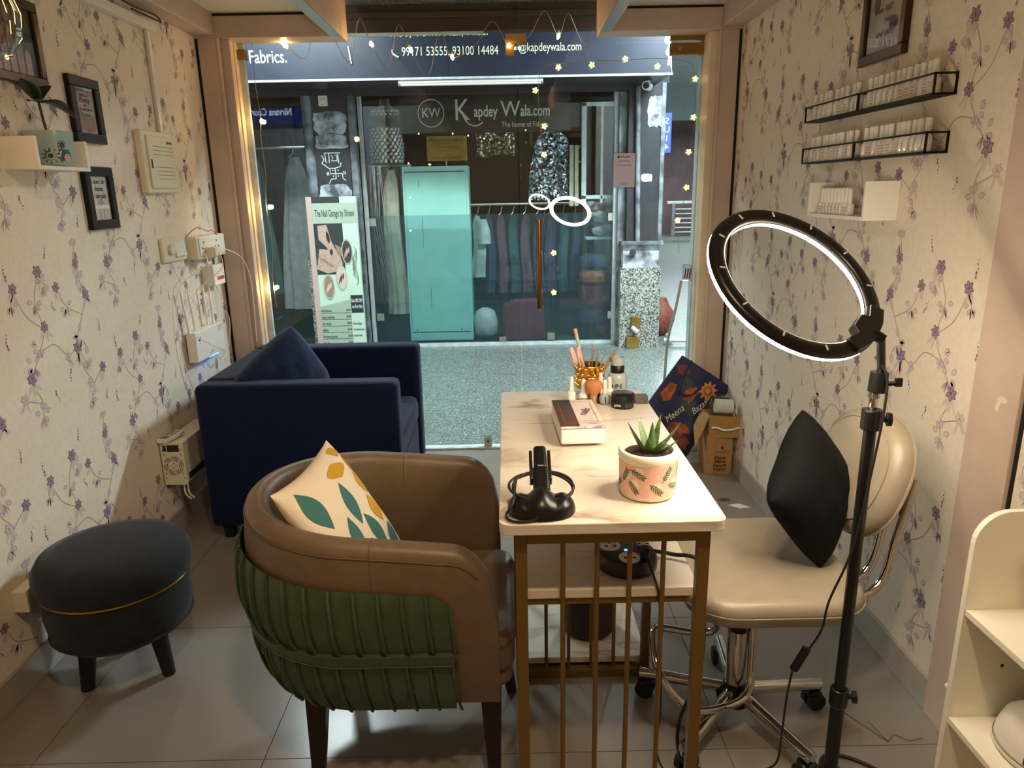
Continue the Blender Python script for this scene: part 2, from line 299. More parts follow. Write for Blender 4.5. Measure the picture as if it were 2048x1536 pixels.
def roundrect(x0, y0, x1, y1, r, n=5):
    pts = []
    for (cx, cy, a0) in ((x1-r, y1-r, 0), (x0+r, y1-r, PI/2), (x0+r, y0+r, PI), (x1-r, y0+r, 1.5*PI)):
        for i in range(n+1): t = a0+PI/2*i/n; pts.append((cx+r*math.cos(t), cy+r*math.sin(t)))
    return pts
def ribbon(pts, w):                       # flat 2-D strip along a 2-D polyline -> quads
    out = []; k = len(pts); L = []; Rr = []
    for i in range(k):
        d = Vector(pts[min(i+1, k-1)]) - Vector(pts[max(i-1, 0)]); d = Vector((d[0], d[1]))
        if d.length < 1e-9: d = Vector((1, 0))
        d.normalize(); n = Vector((-d.y, d.x))*w/2; L.append((pts[i][0]+n.x, pts[i][1]+n.y)); Rr.append((pts[i][0]-n.x, pts[i][1]-n.y))
    for i in range(k-1): out.append([L[i], L[i+1], Rr[i+1], Rr[i]])
    return out
def pillow_fn(w, h, t, pinch=0.06, rc=0.0):
    def fn(u, v, side):                  # u,v in -1..1
        k = 1-pinch*(1-abs(v)**2)*abs(u)**3*1.0; k2 = 1-pinch*(1-abs(u)**2)*abs(v)**3
        z = t/2*max(0.0, (1-u**4))**0.5*max(0.0, (1-v**4))**0.5*(1-0.25*(u*u+v*v)/2)
        c = 1-rc*(u*v)**4
        return Vector((u*w/2*k*c, v*h/2*k2*c, side*z))
    return fn
def pillow(mb, w, h, t, pinch=0.06, n=18, crease=0.0, rc=0.0):
    fn = pillow_fn(w, h, t, pinch, rc); r = random.Random(3)
    for side in (1, -1):
        def g(i, j):
            u, v = math.sin(PI/2*(2*i/n-1)), math.sin(PI/2*(2*j/n-1)); p = fn(u, v, side)
            if crease: p.z += side*crease*math.sin(9*u+5*v*side)*math.cos(7*v-3*u)*(1-u*u)*(1-v*v)
            return p
        mb.grid(g, n+1, n+1)
    return mb

# ================================================================== THE SHOP ROOM
XL, XR, YF, YB = -1.49, 1.172, 3.80, -1.3
YG = 3.95                                 # plane of the glass front
# floor with 2 ft tiles
fl = st(MB().box((XL-0.1, YB-0.1, -0.08), (XR+0.1, 3.93, -0.003)).build('floor', 'grout'))
xs = [XL+0.005] + [-1.288+0.6165*k for k in range(5) if -1.288+0.6165*k < XR-0.02] + [XR-0.005]
ys = [YB] + [y for y in (1.588+0.61*k for k in range(-4, 4)) if YB+0.05 < y < 3.92] + [3.925]
tile_mesh = {}
for i in range(len(xs)-1):
    for j in range(len(ys)-1):
        g = 0.0012; sx, sy = xs[i+1]-xs[i]-2*g, ys[j+1]-ys[j]-2*g; key = (round(sx, 3), round(sy, 3))
        if key not in tile_mesh:
            o = MB().box((-sx/2, -sy/2, -0.004), (sx/2, sy/2, 0)).build('tile', 'floor_tile', fl); tile_mesh[key] = o.data
        else:
            o = bpy.data.objects.new('tile', tile_mesh[key]); C.objects.link(o); o.parent = fl
        o.location = ((xs[i]+xs[i+1])/2, (ys[j]+ys[j+1])/2, 0)
# chipped crack in the tile by the right wall
mb = MB()
for a, b in (((0.93, 1.72), (1.00, 1.60)), ((1.00, 1.60), (1.03, 1.625)), ((1.03, 1.625), (1.06, 1.60)), ((1.00, 1.60), (0.985, 1.68)), ((1.06, 1.60), (1.10, 1.61)), ((0.93, 1.72), (0.92, 1.76))):
    for q in ribbon([a, b], 0.004): mb.poly([(x, y, 0.0006) for x, y in q])
mb.build('tile_crack', 'grout', fl)
wl = st(MB().box((XL-0.12, YB-0.1, -0.05), (XL, YF+0.3, 3.4)).build('wall_left', 'wallpaper'))
wr = st(MB().box((XR, YB-0.1, -0.05), (XR+0.12, YF+0.3, 3.4)).build('wall_right', 'wallpaper'))
st(MB().box((XL-0.1, YB-0.22, -0.05), (XR+0.1, YB-0.1, 3.4)).build('wall_back', 'wallpaper'))
st(MB().box((XL-0.1, YB-0.2, 3.3), (XR+0.1, YF+0.14, 3.4)).build('ceiling', 'ceiling_white'))
st(MB().box((XL, YB, 0), (XL+0.012, YF, 0.1)).build('baseboard_left', 'skirting', bevel=0.002))
st(MB().box((XR-0.012, 1.715, 0), (XR, YF, 0.1)).build('baseboard_right', 'skirting', bevel=0.002))
# pink-beige post on the right wall, wallpaper going on beyond it
st(MB().box((XR-0.016, 1.548, 0), (XR+0.02, 1.712, 3.3)).build('trim_1', 'beige_paint', bevel=0.002))
st(MB().box((XR-0.004, 1.538, 0), (XR+0.01, 1.548, 3.3)).build('trim_2', 'black_gap'))
mb = MB().poly([(XR-0.0165, 1.60+a, 0.93+b) for a, b in ((0.02, 0), (0.014, 0.03), (0.002, 0.034), (-0.018, 0.03), (-0.014, 0.02), (0.004, 0.018), (0.008, -0.005), (0.013, -0.008))]); mb.build('paint_drip', 'cream_paint', None)
dr = bpy.data.objects['paint_drip']; dr.parent = bpy.data.objects['trim_1']

# floral wallpaper print ------------------------------------------------------
def floral_tile(r):
    """one repeat of the print, 0.53 m wide and 0.62 m high: list of (material index, polygon, layer)"""
    out = []
    def petal(x, y, L, W, a, mi, lay):
        out.append((mi, leafpoly(x+math.cos(a)*L/2, y+math.sin(a)*L/2, L, W, a, 5), lay))
    def flower(x, y, s, dark):
        n = 6; a0 = r.random()*6
        for k in range(4): petal(x, y-s*0.2, s*(1.0+0.4*r.random()), s*0.3, -PI/2+r.uniform(-0.9, 0.9), 2, 1)
        for k in range(n):
            a = a0+2*PI*k/n+r.uniform(-.15, .15); petal(x, y, s*0.60, s*0.36, a, 4 if dark else 1, 2)
            x2, y2 = x+math.cos(a)*s*0.06, y+math.sin(a)*s*0.06; petal(x2, y2, s*0.46, s*0.25, a, 0 if dark else 2, 3)
        out.append((4 if dark else 0, ell(x, y, s*0.09, s*0.09, 0, 6), 4))
    def pale(x, y, s):
        for k in range(5):
            a = r.uniform(0, 2*PI); d = s*0.25; petal(x+math.cos(a)*d, y+math.sin(a)*d, s*0.55, s*0.36, a, 1, 1); petal(x+math.cos(a)*(d+s*0.04), y+math.sin(a)*(d+s*0.04), s*0.44, s*0.25, a, 2, 2)
        for k in range(4): petal(x, y-s*0.2, s*0.8, s*0.1, -PI/2+r.uniform(-0.8, 0.8), 1, 2)
    def buds(x, y, s, a):
        for k in range(5):
            px, py = x+math.cos(a)*s*k*0.24+r.uniform(-.004, .004), y+math.sin(a)*s*k*0.24; out.append((4 if k % 2 else 0, ell(px, py, s*0.1*(1.3-k*0.17), s*0.07*(1.3-k*0.17), a, 7), 3))
    def stem(pts):
        P = [(p.x, p.y) for p in smoothline([(a, b, 0) for a, b in pts], 6)]
        for q in ribbon(P, 0.0032): out.append((3, q, 0))
    W, H = 0.53, 0.62
    stem([(0.10, 0.02), (0.13, 0.10), (0.10, 0.18), (0.16, 0.26), (0.20, 0.33), (0.18, 0.42), (0.22, 0.50)])
    stem([(0.16, 0.26), (0.24, 0.27), (0.30, 0.22), (0.36, 0.24)]); stem([(0.20, 0.33), (0.13, 0.38), (0.09, 0.46)])
    stem([(0.38, 0.02), (0.42, 0.09), (0.38, 0.15), (0.36, 0.24), (0.42, 0.34), (0.46, 0.40), (0.42, 0.50), (0.44, 0.58)])
    stem([(0.42, 0.34), (0.34, 0.38), (0.30, 0.44)]); stem([(0.42, 0.09), (0.48, 0.13)]); stem([(0.13, 0.10), (0.05, 0.13)])
    for x, y, s, d in ((0.10, 0.19, 0.042, 1), (0.205, 0.335, 0.036, 1), (0.22, 0.51, 0.040, 1), (0.36, 0.235, 0.044, 1), (0.46, 0.405, 0.038, 1), (0.30, 0.45, 0.034, 1), (0.43, 0.515, 0.034, 1), (0.40, 0.10, 0.034, 0), (0.09, 0.47, 0.036, 1), (0.49, 0.135, 0.038, 1), (0.05, 0.135, 0.034, 0), (0.30, 0.215, 0.03, 0)): flower(x, y, s, d)
    for x, y, s in ((0.12, 0.23, 0.05), (0.16, 0.28, 0.045), (0.39, 0.27, 0.055), (0.40, 0.19, 0.05), (0.235, 0.47, 0.045), (0.18, 0.42, 0.045), (0.45, 0.45, 0.05), (0.335, 0.385, 0.045), (0.12, 0.07, 0.05), (0.07, 0.43, 0.04), (0.44, 0.565, 0.045), (0.385, 0.045, 0.045)): pale(x, y, s)
    for x, y, s, a in ((0.27, 0.55, 0.04, 1.4), (0.07, 0.50, 0.045, 1.7), (0.30, 0.17, 0.04, -1.9), (0.48, 0.02, 0.04, 1.2), (0.02, 0.30, 0.045, 1.5), (0.27, 0.38, 0.035, 1.9), (0.20, 0.12, 0.04, -1.2), (0.51, 0.27, 0.04, 1.6)): buds(x, y, s, a)
    return out
FT = floral_tile(random.Random(11))
def floral_wall(wall, x, sgn, y0, y1, z0, z1, off):
    mb = MB(); nx = int((y1-y0)/0.53)+2
    for i in range(-1, nx):
        for j in range(-1, 7):
            oy = y0+i*0.53+off; oz = z0+j*0.62-(0.31 if i % 2 else 0)
            for mi, pts, lay in FT:
                cy = sum(p[0] for p in pts)/len(pts)+oy; cz = sum(p[1] for p in pts)/len(pts)+oz
                if y0+0.01 < cy < y1-0.012 and z0+0.012 < cz < z1:
                    mb.mi = mi; d = x+sgn*(0.0003+0.00018*lay+0.00005*(len(mb.f) % 3)); mb.poly([(d, p[0]+oy, p[1]+oz) for p in pts])
    o = mb.build('floral_print', ['print_dark', 'print_mid', 'print_pale', 'print_stem', 'print_deep'], wall); o['kind'] = 'stuff'; o['label'] = 'purple blossom sprays printed on the cream wallpaper'
floral_wall(wl, XL, 1, 0.9, YF-0.02, 0.1, 2.25, 0.12)
floral_wall(wr, XR, -1, 1.715, YF-0.02, 0.1, 2.25, 0.0)
floral_wall(wr, XR, -1, 0.9, 1.535, 0.1, 2.25, 0.2)

# pilasters, reveals and trims around the glass front
def sbox(name, a, b, m, bevel=0.003): return st(MB().box(a, b).build(name, m, bevel=bevel))
sbox('trim_3', (XL+0.012, YF, 0), (-1.392, YF+0.16, 2.19), 'beige_paint')
sbox('trim_4', (XL-0.02, YF-0.001, 0), (XL+0.012, YF+0.1, 2.19), 'black_gap')
st(MB().cyl((-1.386, YF+0.012, 0), (-1.386, YF+0.012, 2.19), 0.011, n=10).build('trim_5', 'beige_paint', smooth=True))
sbox('trim_6', (-1.392, YF+0.025, 0), (-1.332, YF+0.06, 2.19), 'beige_paint')
sbox('trim_7', (-1.40, YF+0.06, 0), (-1.342, YF+0.10, 2.6), 'cream_paint')
sbox('trim_8', (-1.37, YG-0.05, 0), (-1.334, YG-0.008, 2.6), 'cream_paint')
sbox('trim_9', (-1.36, YG-0.008, 0), (-1.305, YG+0.016, 2.75), 'white_alu')
sbox('trim_10', (1.072, YF, 0), (XR-0.012, YF+0.16, 2.19), 'beige_paint')
sbox('trim_11', (XR-0.012, YF-0.001, 0), (XR+0.02, YF+0.1, 2.19), 'black_gap')
st(MB().cyl((1.066, YF-0.004, 0), (1.066, YF-0.004, 2.19), 0.008, n=10).build('trim_12', 'beige_paint', smooth=True))
sbox('trim_13', (1.024, YF+0.03, 0), (1.072, YF+0.17, 2.19), 'cream_paint')
sbox('trim_14', (1.034, YG-0.02, 0), (1.06, YG+0.04, 2.6), 'beige_paint')
sbox('trim_15', (1.018, YG+0.005, 0), (1.034, YG+0.07, 2.6), 'white_alu')
sbox('trim_16', (-1.3, 3.925, -0.05), (1.06, 3.985, 0.012), 'white_alu', 0.002)     # threshold
# loft: beams, infill panels, metal edge strips, dark transom
def loft(n, xa, xb, inner, wallx, s):
    sbox('trim_%d' % n, (min(xa, xb), YF, 2.19), (max(xa, xb), YF+0.15, 3.3), 'beige_paint', 0.004)              # front beam
    sbox('trim_%d' % (n+1), (min(inner, inner+s*0.05), YB, 2.192), (max(inner, inner+s*0.05), YF, 2.42), 'beige_paint', 0.004)   # inner beam
    sbox('trim_%d' % (n+2), (min(inner+s*0.05, wallx-s*0.0), YB, 2.30), (max(inner+s*0.05, wallx), YF, 2.33), 'ceiling_white', 0)      # panel
    sbox('trim_%d' % (n+3), (min(wallx, wallx-s*0.1), YB, 2.20), (max(wallx, wallx-s*0.1), YF, 2.30), 'beige_paint', 0.004)     # wall beam
    sbox('trim_%d' % (n+4), (min(inner-s*0.002, inner+s*0.052), YB, 2.186), (max(inner-s*0.002, inner+s*0.052), YF-0.002, 2.191), 'metal_strip', 0)
    sbox('trim_%d' % (n+5), (min(inner+s*0.05, wallx), YF-0.003, 2.288), (max(inner+s*0.05, wallx), YF+0.0, 2.298), 'black_gap', 0)
loft(20, XL, -0.777, -0.777, XL, -1); loft(30, 0.478, XR, 0.478, XR, 1)
sbox('trim_40', (-0.9, 4.44, 2.33), (0.6, 4.52, 2.5), 'brown_wood'); sbox('trim_41', (-0.9, 4.40, 2.395), (0.6, 4.44, 2.425), 'brown_wood'); sbox('trim_42', (-0.9, 4.42, 2.31), (-0.1, 4.45, 2.325), 'white_alu')
sbox('trim_43', (-0.9, 3.99, 2.5), (0.6, 4.6, 2.9), 'dark_void')
mb = MB()
for k in range(44): x = -0.86+k*0.033; mb.cyl((x, 3.99, 2.468), (x, 4.44, 2.468), 0.0014, n=5)
for k in range(15): y = 4.0+k*0.03; mb.cyl((-0.88, y, 2.470), (0.59, y, 2.470), 0.0014, n=5)
tag(mb.build('wire_grille', 'metal_strip'), 'fine steel wire grille overhead behind the top of the glass front', 'grille')
for x, z in ((-1.44, 2.14), (1.12, 2.14)):
    o = MB().cyl((x, YF-0.004, z), (x, YF+0.004, z), 0.009, n=14).build('screw', 'beige_paint', bpy.data.objects['trim_3' if x < 0 else 'trim_10'])

# glass front
st(MB().box((-1.31, YG-0.004, 0.012), (0.072, YG+0.004, 2.75)).build('window_1', 'door_glass'), 'fixed clear glass pane left of the glass door')
st(MB().box((0.080, YG-0.004, 2.168), (1.03, YG+0.004, 2.75)).build('window_2', 'door_glass'), 'clear glass pane above the glass door')
door = st(MB().box((0.080, YG-0.004, 0.02), (1.03, YG+0.004, 2.160)).build('door_1', 'door_glass'), 'frameless glass door with long bronze pull handle')
mb = MB().cyl((0.178, YG-0.05, 0.825), (0.178, YG-0.05, 1.30), 0.0155, n=20)
for z in (0.9, 1.22): mb.cyl((0.178, YG-0.05, z), (0.178, YG+0.0, z), 0.007, n=10)
h = mb.build('handle', 'brass', door, smooth=True)
M['bronze'] = mat('bronze', (150, 104, 70), 0.18, metal=1.0); h.data.materials[0] = M['bronze']
MB().box((0.855, YG-0.016, 2.100), (1.030, YG+0.016, 2.158)).build('patch_fitting', 'tan_brass', door, bevel=0.003)
MB().cyl((0.90, YG-0.018, 2.128), (0.90, YG+0.018, 2.128), 0.009, n=14).build('bolt', 'steel', door)
st(MB().box((0.855, YG-0.016, 2.168), (1.030, YG+0.016, 2.225)).build('trim_50', 'tan_brass', bevel=0.003))
mb = MB().box((0.018, YG-0.018, 2.165), (0.122, YG+0.018, 2.212)); mb.box((0.018, YG-0.018, 2.112), (0.062, YG+0.018, 2.167))
st(mb.build('trim_51', 'tan_brass')); st(MB().box((-1.34, YG-0.03, 2.115), (-1.295, YG+0.012, 2.16)).build('trim_52', 'tan_brass'))
mb = MB().box((-0.150, YG-0.014, 0.0), (-0.105, YG+0.014, 0.07)); st(mb.build('trim_53', 'steel', bevel=0.003))
MB().cyl((-0.127, YG-0.016, 0.045), (-0.127, YG+0.016, 0.045), 0.006, n=10).build('bolt', 'black_matt', bpy.data.objects['trim_53'])

# payment notice taped to the glass (its square code is left out)
n = thing('payment_notice', 'lilac payment notice in a clear sleeve taped on the glass door', 'notice', (0.632, YG-0.006, 1.545))
MB().box((-0.063, -0.001, -0.094), (0.063, 0.0, 0.094)).build('sleeve', 'clear', n)
MB().box((-0.057, -0.003, -0.088), (0.057, -0.0015, 0.084)).build('sheet', 'purple_tint', n)
text('lettering', 'PhonePe', 0.014, 'ink', (0.006, -0.004, 0.066), parent=n); text('lettering', 'ACCEPTED HERE', 0.0075, 'ink', (0, -0.004, 0.044), parent=n); text('lettering', 'Scan & Pay Using PhonePe App', 0.006, 'ink', (0, -0.004, 0.024), parent=n); text('lettering', 'SHIVANI', 0.0075, 'ink', (0, -0.004, -0.072), parent=n)
MB().cyl((-0.03, -0.004, 0.066), (-0.03, -0.003, 0.066), 0.006).build('emblem', 'ink', n)

# ================================================================== LEFT WALL
def frame_on_wall(name, label, cat, side, y0, y1, z0, z1, bez, fm, sheet, depth=0.02):
    X = XL if side == 'l' else XR; s = 1 if side == 'l' else -1
    t = thing(name, label, cat, (X, (y0+y1)/2, (z0+z1)/2)); a, b = (y1-y0)/2, (z1-z0)/2
    for (ya, yb, za, zb) in ((-a, a, b-bez, b), (-a, a, -b, -b+bez), (-a, -a+bez, -b+bez, b-bez), (a-bez, a, -b+bez, b-bez)):
        MB().box((min(0, s*depth), ya, za), (max(0, s*depth), yb, zb)).build('frame_rail', fm, t, bevel=0.0035, seg=2)
    MB().box((min(0, s*0.008), -a+bez, -b+bez), (max(0, s*0.008), a-bez, b-bez)).build('print', sheet, t)
    MB().box((min(s*.012, s*.0135), -a+bez, -b+bez), (max(s*.012, s*.0135), a-bez, b-bez)).build('glass', 'picture_glass', t)
    return t
def flat(t, x, polys, material, name='print_shape'):
    mb = MB()
    for k, p in enumerate(polys): mb.poly([(x+(0.00005*k if x > 0 else -0.00005*k), a, b) for a, b in p])
    return mb.build(name, material, t)
def finger(y, z, w, h): return [(y-w/2, z), (y-w/2, z+h*0.7), (y-w*0.3, z+h*0.93), (y, z+h), (y+w*0.3, z+h*0.93), (y+w/2, z+h*0.7), (y+w/2, z)]
t = frame_on_wall('picture_frame', 'large bronze framed photo of long nails, cut off by the upper left corner', 'picture', 'l', 2.02, 2.51, 1.795, 2.048, 0.03, 'bronze_frame', 'photo_dark')
flat(t, 0.009, [finger(0.03+0.036*k, -0.095, 0.03, h) for k, h in enumerate((0.10, 0.125, 0.13, 0.11, 0.075))], 'skin_a', 'photo_fingers')
flat(t, 0.0098, [leafpoly(0.03+0.036*k, -0.02+dz, 0.07, 0.021, PI/2) for k, dz in enumerate((-0.015, 0.008, 0.012, -0.008))], 'skin_b', 'photo_nails')
flat(t, 0.009, [[(0.02+0.055*k, 0.096), (0.068+0.055*k, 0.096), (0.062+0.055*k, 0.06), (0.045+0.055*k, 0.045), (0.028+0.055*k, 0.06)] for k in range(3)], 'skin_b', 'photo_fingers')
t = frame_on_wall('picture_frame', 'black framed photo print of a manicured hand with script, above the other small frame', 'picture', 'l', 2.625, 2.815, 1.642, 1.863, 0.034, 'black_frame', 'paper_grey')
for k, (b, sz, m) in enumerate((('KEEP YOUR NAILS', .011, 'ink_soft'), ('PERFECTLY', .011, 'ink_soft'), ('Pretty', .026, 'bag_rust'), ('and', .012, 'ink_soft'), ('LIFE BECOMES', .013, 'ink_soft'), ('Perfect', .018, 'ink_soft'))):
    text('lettering', b, sz, m, (0.0092, 0, 0.066-0.016*k), '+x', t, shear=0.2 if k in (2, 5) else 0, thick=0.0002)
flat(t, 0.009, [finger(-0.02+0.018*k, -0.07, 0.014, h) for k, h in enumerate((0.05, 0.062, 0.06, 0.05))] + [[(-0.06, -0.07), (-0.06, -0.02), (-0.03, 0.0), (0.0, -0.03), (0.045, -0.035), (0.045, -0.07)]], 'skin_b', 'photo_fingers')
text('lettering', 'NAILS', 0.008, 'ink', (0.0094, 0.005, -0.068), '+x', t, thick=0.0002)
t = frame_on_wall('picture_frame', "black framed white print reading I don't do drama, under the white ledge", 'picture', 'l', 2.628, 2.815, 1.341, 1.562, 0.034, 'black_frame', 'paper')
for k, b in enumerate(("I don't do", 'drama.', 'I do nails')): text('lettering', b, 0.025, 'ink', (0.0092, 0.0, 0.058-0.025*k), '+x', t, sx=0.85, shear=0.25, thick=0.0002)
mb = MB()
for pl in ([(-0.012, -0.074), (-0.012, -0.045), (-0.02, -0.025), (-0.008, -0.005)], [(0.012, -0.074), (0.012, -0.045), (0.018, -0.022), (0.006, -0.002)], [(-0.008, -0.005), (-0.004, -0.03), (0, 0.002), (0.003, -0.03), (0.006, -0.002)], [(-0.004, 0.005), (0.0, 0.011), (0.004, 0.004)]):
    for q in ribbon(pl, 0.0018): mb.poly([(0.0092, a, b) for a, b in q])
mb.build('hand_drawing', 'ink_soft', t)

def ledge(name, label, X, s, y0, y1, z0, h, depth):
    t = thing(name, label, 'shelf', (X, (y0+y1)/2, z0)); a = (y1-y0)/2; th = 0.012
    def slab(n, pa, pb): MB().box((min(s*pa[0], s*pb[0]), pa[1], pa[2]), (max(s*pa[0], s*pb[0]), pb[1], pb[2])).build(n, 'off_white', t, bevel=0.0015)
    slab('shelf_board', (0, -a+th, 0), (depth, a-th, th)); slab('side_panel', (0, -a, 0), (depth, -a+th, h)); slab('side_panel', (0, a-th, 0), (depth, a, h)); slab('back_strip', (0, -a+th, th), (0.006, a-th, 0.03))
    return t
ledge('wall_ledge', 'white U-shaped wall ledge holding the small leafy plant', XL, 1, 2.235, 2.51, 1.538, 0.095, 0.108)
# potted plant on it
px, py, pz = XL+0.066, 2.375, 1.5505
t = thing('potted_plant', 'young glossy green plant in a grey-blue pot on the white wall ledge', 'plant', (px, py, pz))
def square_pot(mb, r0, r1, h, e=4.0, n=32, inner=0.0):
    def ring(r, z): return [(r*math.copysign(abs(math.cos(2*PI*i/n))**(2/e), math.cos(2*PI*i/n)), r*math.copysign(abs(math.sin(2*PI*i/n))**(2/e), math.sin(2*PI*i/n)), z) for i in range(n)]
    levels = [(r0*0.85, 0), (r0, 0.006), (r1, h), (r1-0.005, h), (r1-0.008, h-0.012)]
    vs = []
    for r, z in levels: vs += ring(r, z)
    k = len(levels); mb.add(vs, [(i*n+j, i*n+(j+1) % n, (i+1)*n+(j+1) % n, (i+1)*n+j) for i in range(k-1) for j in range(n)] + [tuple(range(n))])
    return mb
square_pot(MB(), 0.05, 0.060, 0.105).build('pot', 'pot_blue', t, smooth=True)
mb = MB().lathe([(0.001, 0.094), (0.05, 0.094), (0.04, 0.1), (0.001, 0.104)], n=16); mb.build('soil', 'soil', t, smooth=True)
# mandala print on the pot: concentric petals wrapped on the face seen from the room
def potmap(a, b, lift=0.0008):            # a across (m), b up
    r = 0.05+0.010*b/0.105; an = -PI/2+0.5+a/r
    c, s_ = math.cos(an), math.sin(an); e = 4.0; f = (abs(c)**e+abs(s_)**e)**(-1/e); return ((r*f+lift)*c, (r*f+lift)*s_, b)
def wrap(polys, material, name, lift): 
    mb = MB()
    for p in polys: mb.poly([potmap(a, b, lift) for a, b in p])
    return mb.build(name, material, t)
wrap([ell(0.0, 0.03, 0.022, 0.022), ell(0.034, 0.062, 0.014, 0.014), ell(0.05, 0.03, 0.02, 0.02)] + [leafpoly(0.03, 0.035, 0.05, 0.026, 1.4)], 'print_tealdark', 'mandala_print', 0.001)
wrap([ell(0.0+0.019*math.cos(k*PI/5), 0.03+0.019*math.sin(k*PI/5), 0.005, 0.004, k*PI/5, 8) for k in range(10)] + [ell(0.034+0.011*math.cos(k*PI/4), 0.062+0.011*math.sin(k*PI/4), 0.003, 0.0025, k, 7) for k in range(8)] + [ell(0.0, 0.03, 0.011, 0.011)], 'pot_blue', 'mandala_petals', 0.0014)
wrap([ell(0.0, 0.03, 0.007, 0.007)] + [ell(0.034, 0.062, 0.005, 0.005)], 'print_tealdark', 'mandala_centre', 0.0018)
wrap([ell(0.05, 0.024, 0.015, 0.013)], 'print_pinkish', 'mandala_sun', 0.0018)
wrap([leafpoly(0.05+0.008*math.cos(a), 0.024+0.008*math.sin(a), 0.007, 0.002, a) for a in [k*PI/4 for k in range(8)]], 'ink', 'mandala_rays', 0.0022)
MB().tube(smoothline([(0, 0, 0.1), (-0.004, -0.002, 0.135), (-0.012, 0.004, 0.19)], 5), [0.004]*10+[0.003], 8).build('stem', 'stem', t, smooth=True)
def leaf(mb, base, d, L, W, droop, fold=0.25, n=8):
    base = Vector(base); d = Vector(d).normalized(); side = d.cross(Vector((0, 0, 1))).normalized(); up = side.cross(d)
    def g(i, j):
        s = i/n; wv = W/2*math.sin(PI*min(1, s*0.94+0.03))**0.8*(1-0.35*s); k = (j-2)/2
        p = base+d*(L*s)+Vector((0, 0, -droop*L*s*s))+side*(k*wv)+up*(abs(k)*wv*fold); return p
    mb.grid(g, n+1, 5); return mb
top = (-0.012, 0.004, 0.19)
for d, L, W, dr_ in (((0.1, -0.75, 0.7), 0.12, 0.06, 0.2), ((0.12, 0.5, 0.85), 0.11, 0.065, 0.35), ((0.2, 0.95, 0.3), 0.12, 0.05, 0.3), ((0.25, 0.85, 0.12), 0.13, 0.055, 0.4), ((0.15, -0.7, 0.1), 0.08, 0.045, 0.2)):
    o = leaf(MB(), top, d, L, W, dr_).build('leaf', 'leaf_green', t, smooth=True); sm = o.modifiers.new('t', 'SOLIDIFY'); sm.thickness = 0.0012

# fuse box, trunking
t = thing('fuse_box', 'cream fuse box with hinged door and ruled lines on the left wall', 'fuse box', (XL, 3.195, 1.593))
MB().box((0, -0.143, -0.125), (0.03, 0.143, 0.125)).build('case', 'cream_plastic', t, bevel=0.006)
d = MB().box((0.03, -0.108, -0.105), (0.038, 0.128, 0.105)).build('door', 'cream_plastic', t, bevel=0.003)
MB().box((0.038, -0.098, -0.025), (0.0395, -0.088, 0.01)).build('finger_slot', 'cardboard_dark', d)
for z in (0.062, 0.046, 0.030, -0.02, -0.036, -0.052, -0.068): MB().box((0.038, -0.07+(0.02 if z < -0.03 else 0), z), (0.0385, 0.112, z+0.0014)).build('ruled_line', 'ink', d)
text('lettering', 'SIEMENS', 0.014, 'ink', (0.0385, 0.085, 0.082), '+x', d)
t = thing('cable_trunking', 'white plastic cable trunking running along and down the left wall', 'trunking', (XL, 3.28, 2.14))
MB().box((0.001, -1.6, -0.018), (0.035, 0.04, 0.018)).build('channel', 'white_plastic', t, bevel=0.003); MB().box((0.001, -0.01, -0.42), (0.016, 0.014, -0.018)).build('channel', 'white_plastic', t, bevel=0.002)
tag(MB().tube(smoothline([(XL+0.04, 2.9, 2.19), (XL+0.05, 3.1, 2.175), (XL+0.045, 3.3, 2.185), (XL+0.04, 3.36, 2.17), (XL+0.05, 3.3, 2.165), (XL+0.045, 3.1, 2.165)], 6), 0.004, 6).build('loose_cable', 'black_rubber', smooth=True), 'loose dark cable bundle lying on the trunking under the loft', 'cable')
# switch plate
t = thing('switch_plate', 'cream switch plate with a round regulator knob and rockers on the left wall', 'switch', (XL, 3.25, 1.226))
MB().box((0, -0.115, -0.052), (0.016, 0.115, 0.052)).build('plate', 'cream_plastic', t, bevel=0.005)
MB().cyl((0.016, -0.045, 0.002), (0.03, -0.045, 0.002), 0.023, n=20).build('knob', 'cream_plastic', t, bevel=0.003)
for k in range(4): MB().add([(0.016, -0.005+0.026*k, -0.032), (0.016, 0.018+0.026*k, -0.032), (0.016, 0.018+0.026*k, 0.032), (0.016, -0.005+0.026*k, 0.032), (0.026, -0.005+0.026*k, -0.032), (0.026, 0.018+0.026*k, -0.032), (0.018, 0.018+0.026*k, 0.032), (0.018, -0.005+0.026*k, 0.032)], [(0,3,2,1),(4,5,6,7),(0,1,5,4),(1,2,6,5),(2,3,7,6),(3,0,4,7)]).build('rocker', 'white_plastic', t)
t = thing('socket_box', 'surface mounted white socket box crowded with plugs in the left corner', 'socket', (XL, 3.56, 1.22))
MB().box((0, -0.17, -0.055), (0.055, 0.17, 0.05)).build('box', 'cream_plastic', t, bevel=0.006)
f = MB().box((0.055, -0.15, -0.04), (0.06, 0.155, 0.045)).build('face', 'white_plastic', t, bevel=0.002)
for y in (-0.10, 0.05):
    for dy, dz in ((0, 0.022), (-0.02, -0.005), (0.02, -0.005)): MB().cyl((0.06, y+dy, dz), (0.0612, y+dy, dz), 0.005, n=8).build('pin_hole', 'black_matt', f)
t2 = thing('power_adapter', 'beige plug adapter pushed into the wall socket box', 'adapter', (XL+0.06, 3.50, 1.195))
MB().box((0, -0.04, -0.02), (0.05, 0.04, 0.022)).build('body', 'cream_plastic', t2, bevel=0.005)
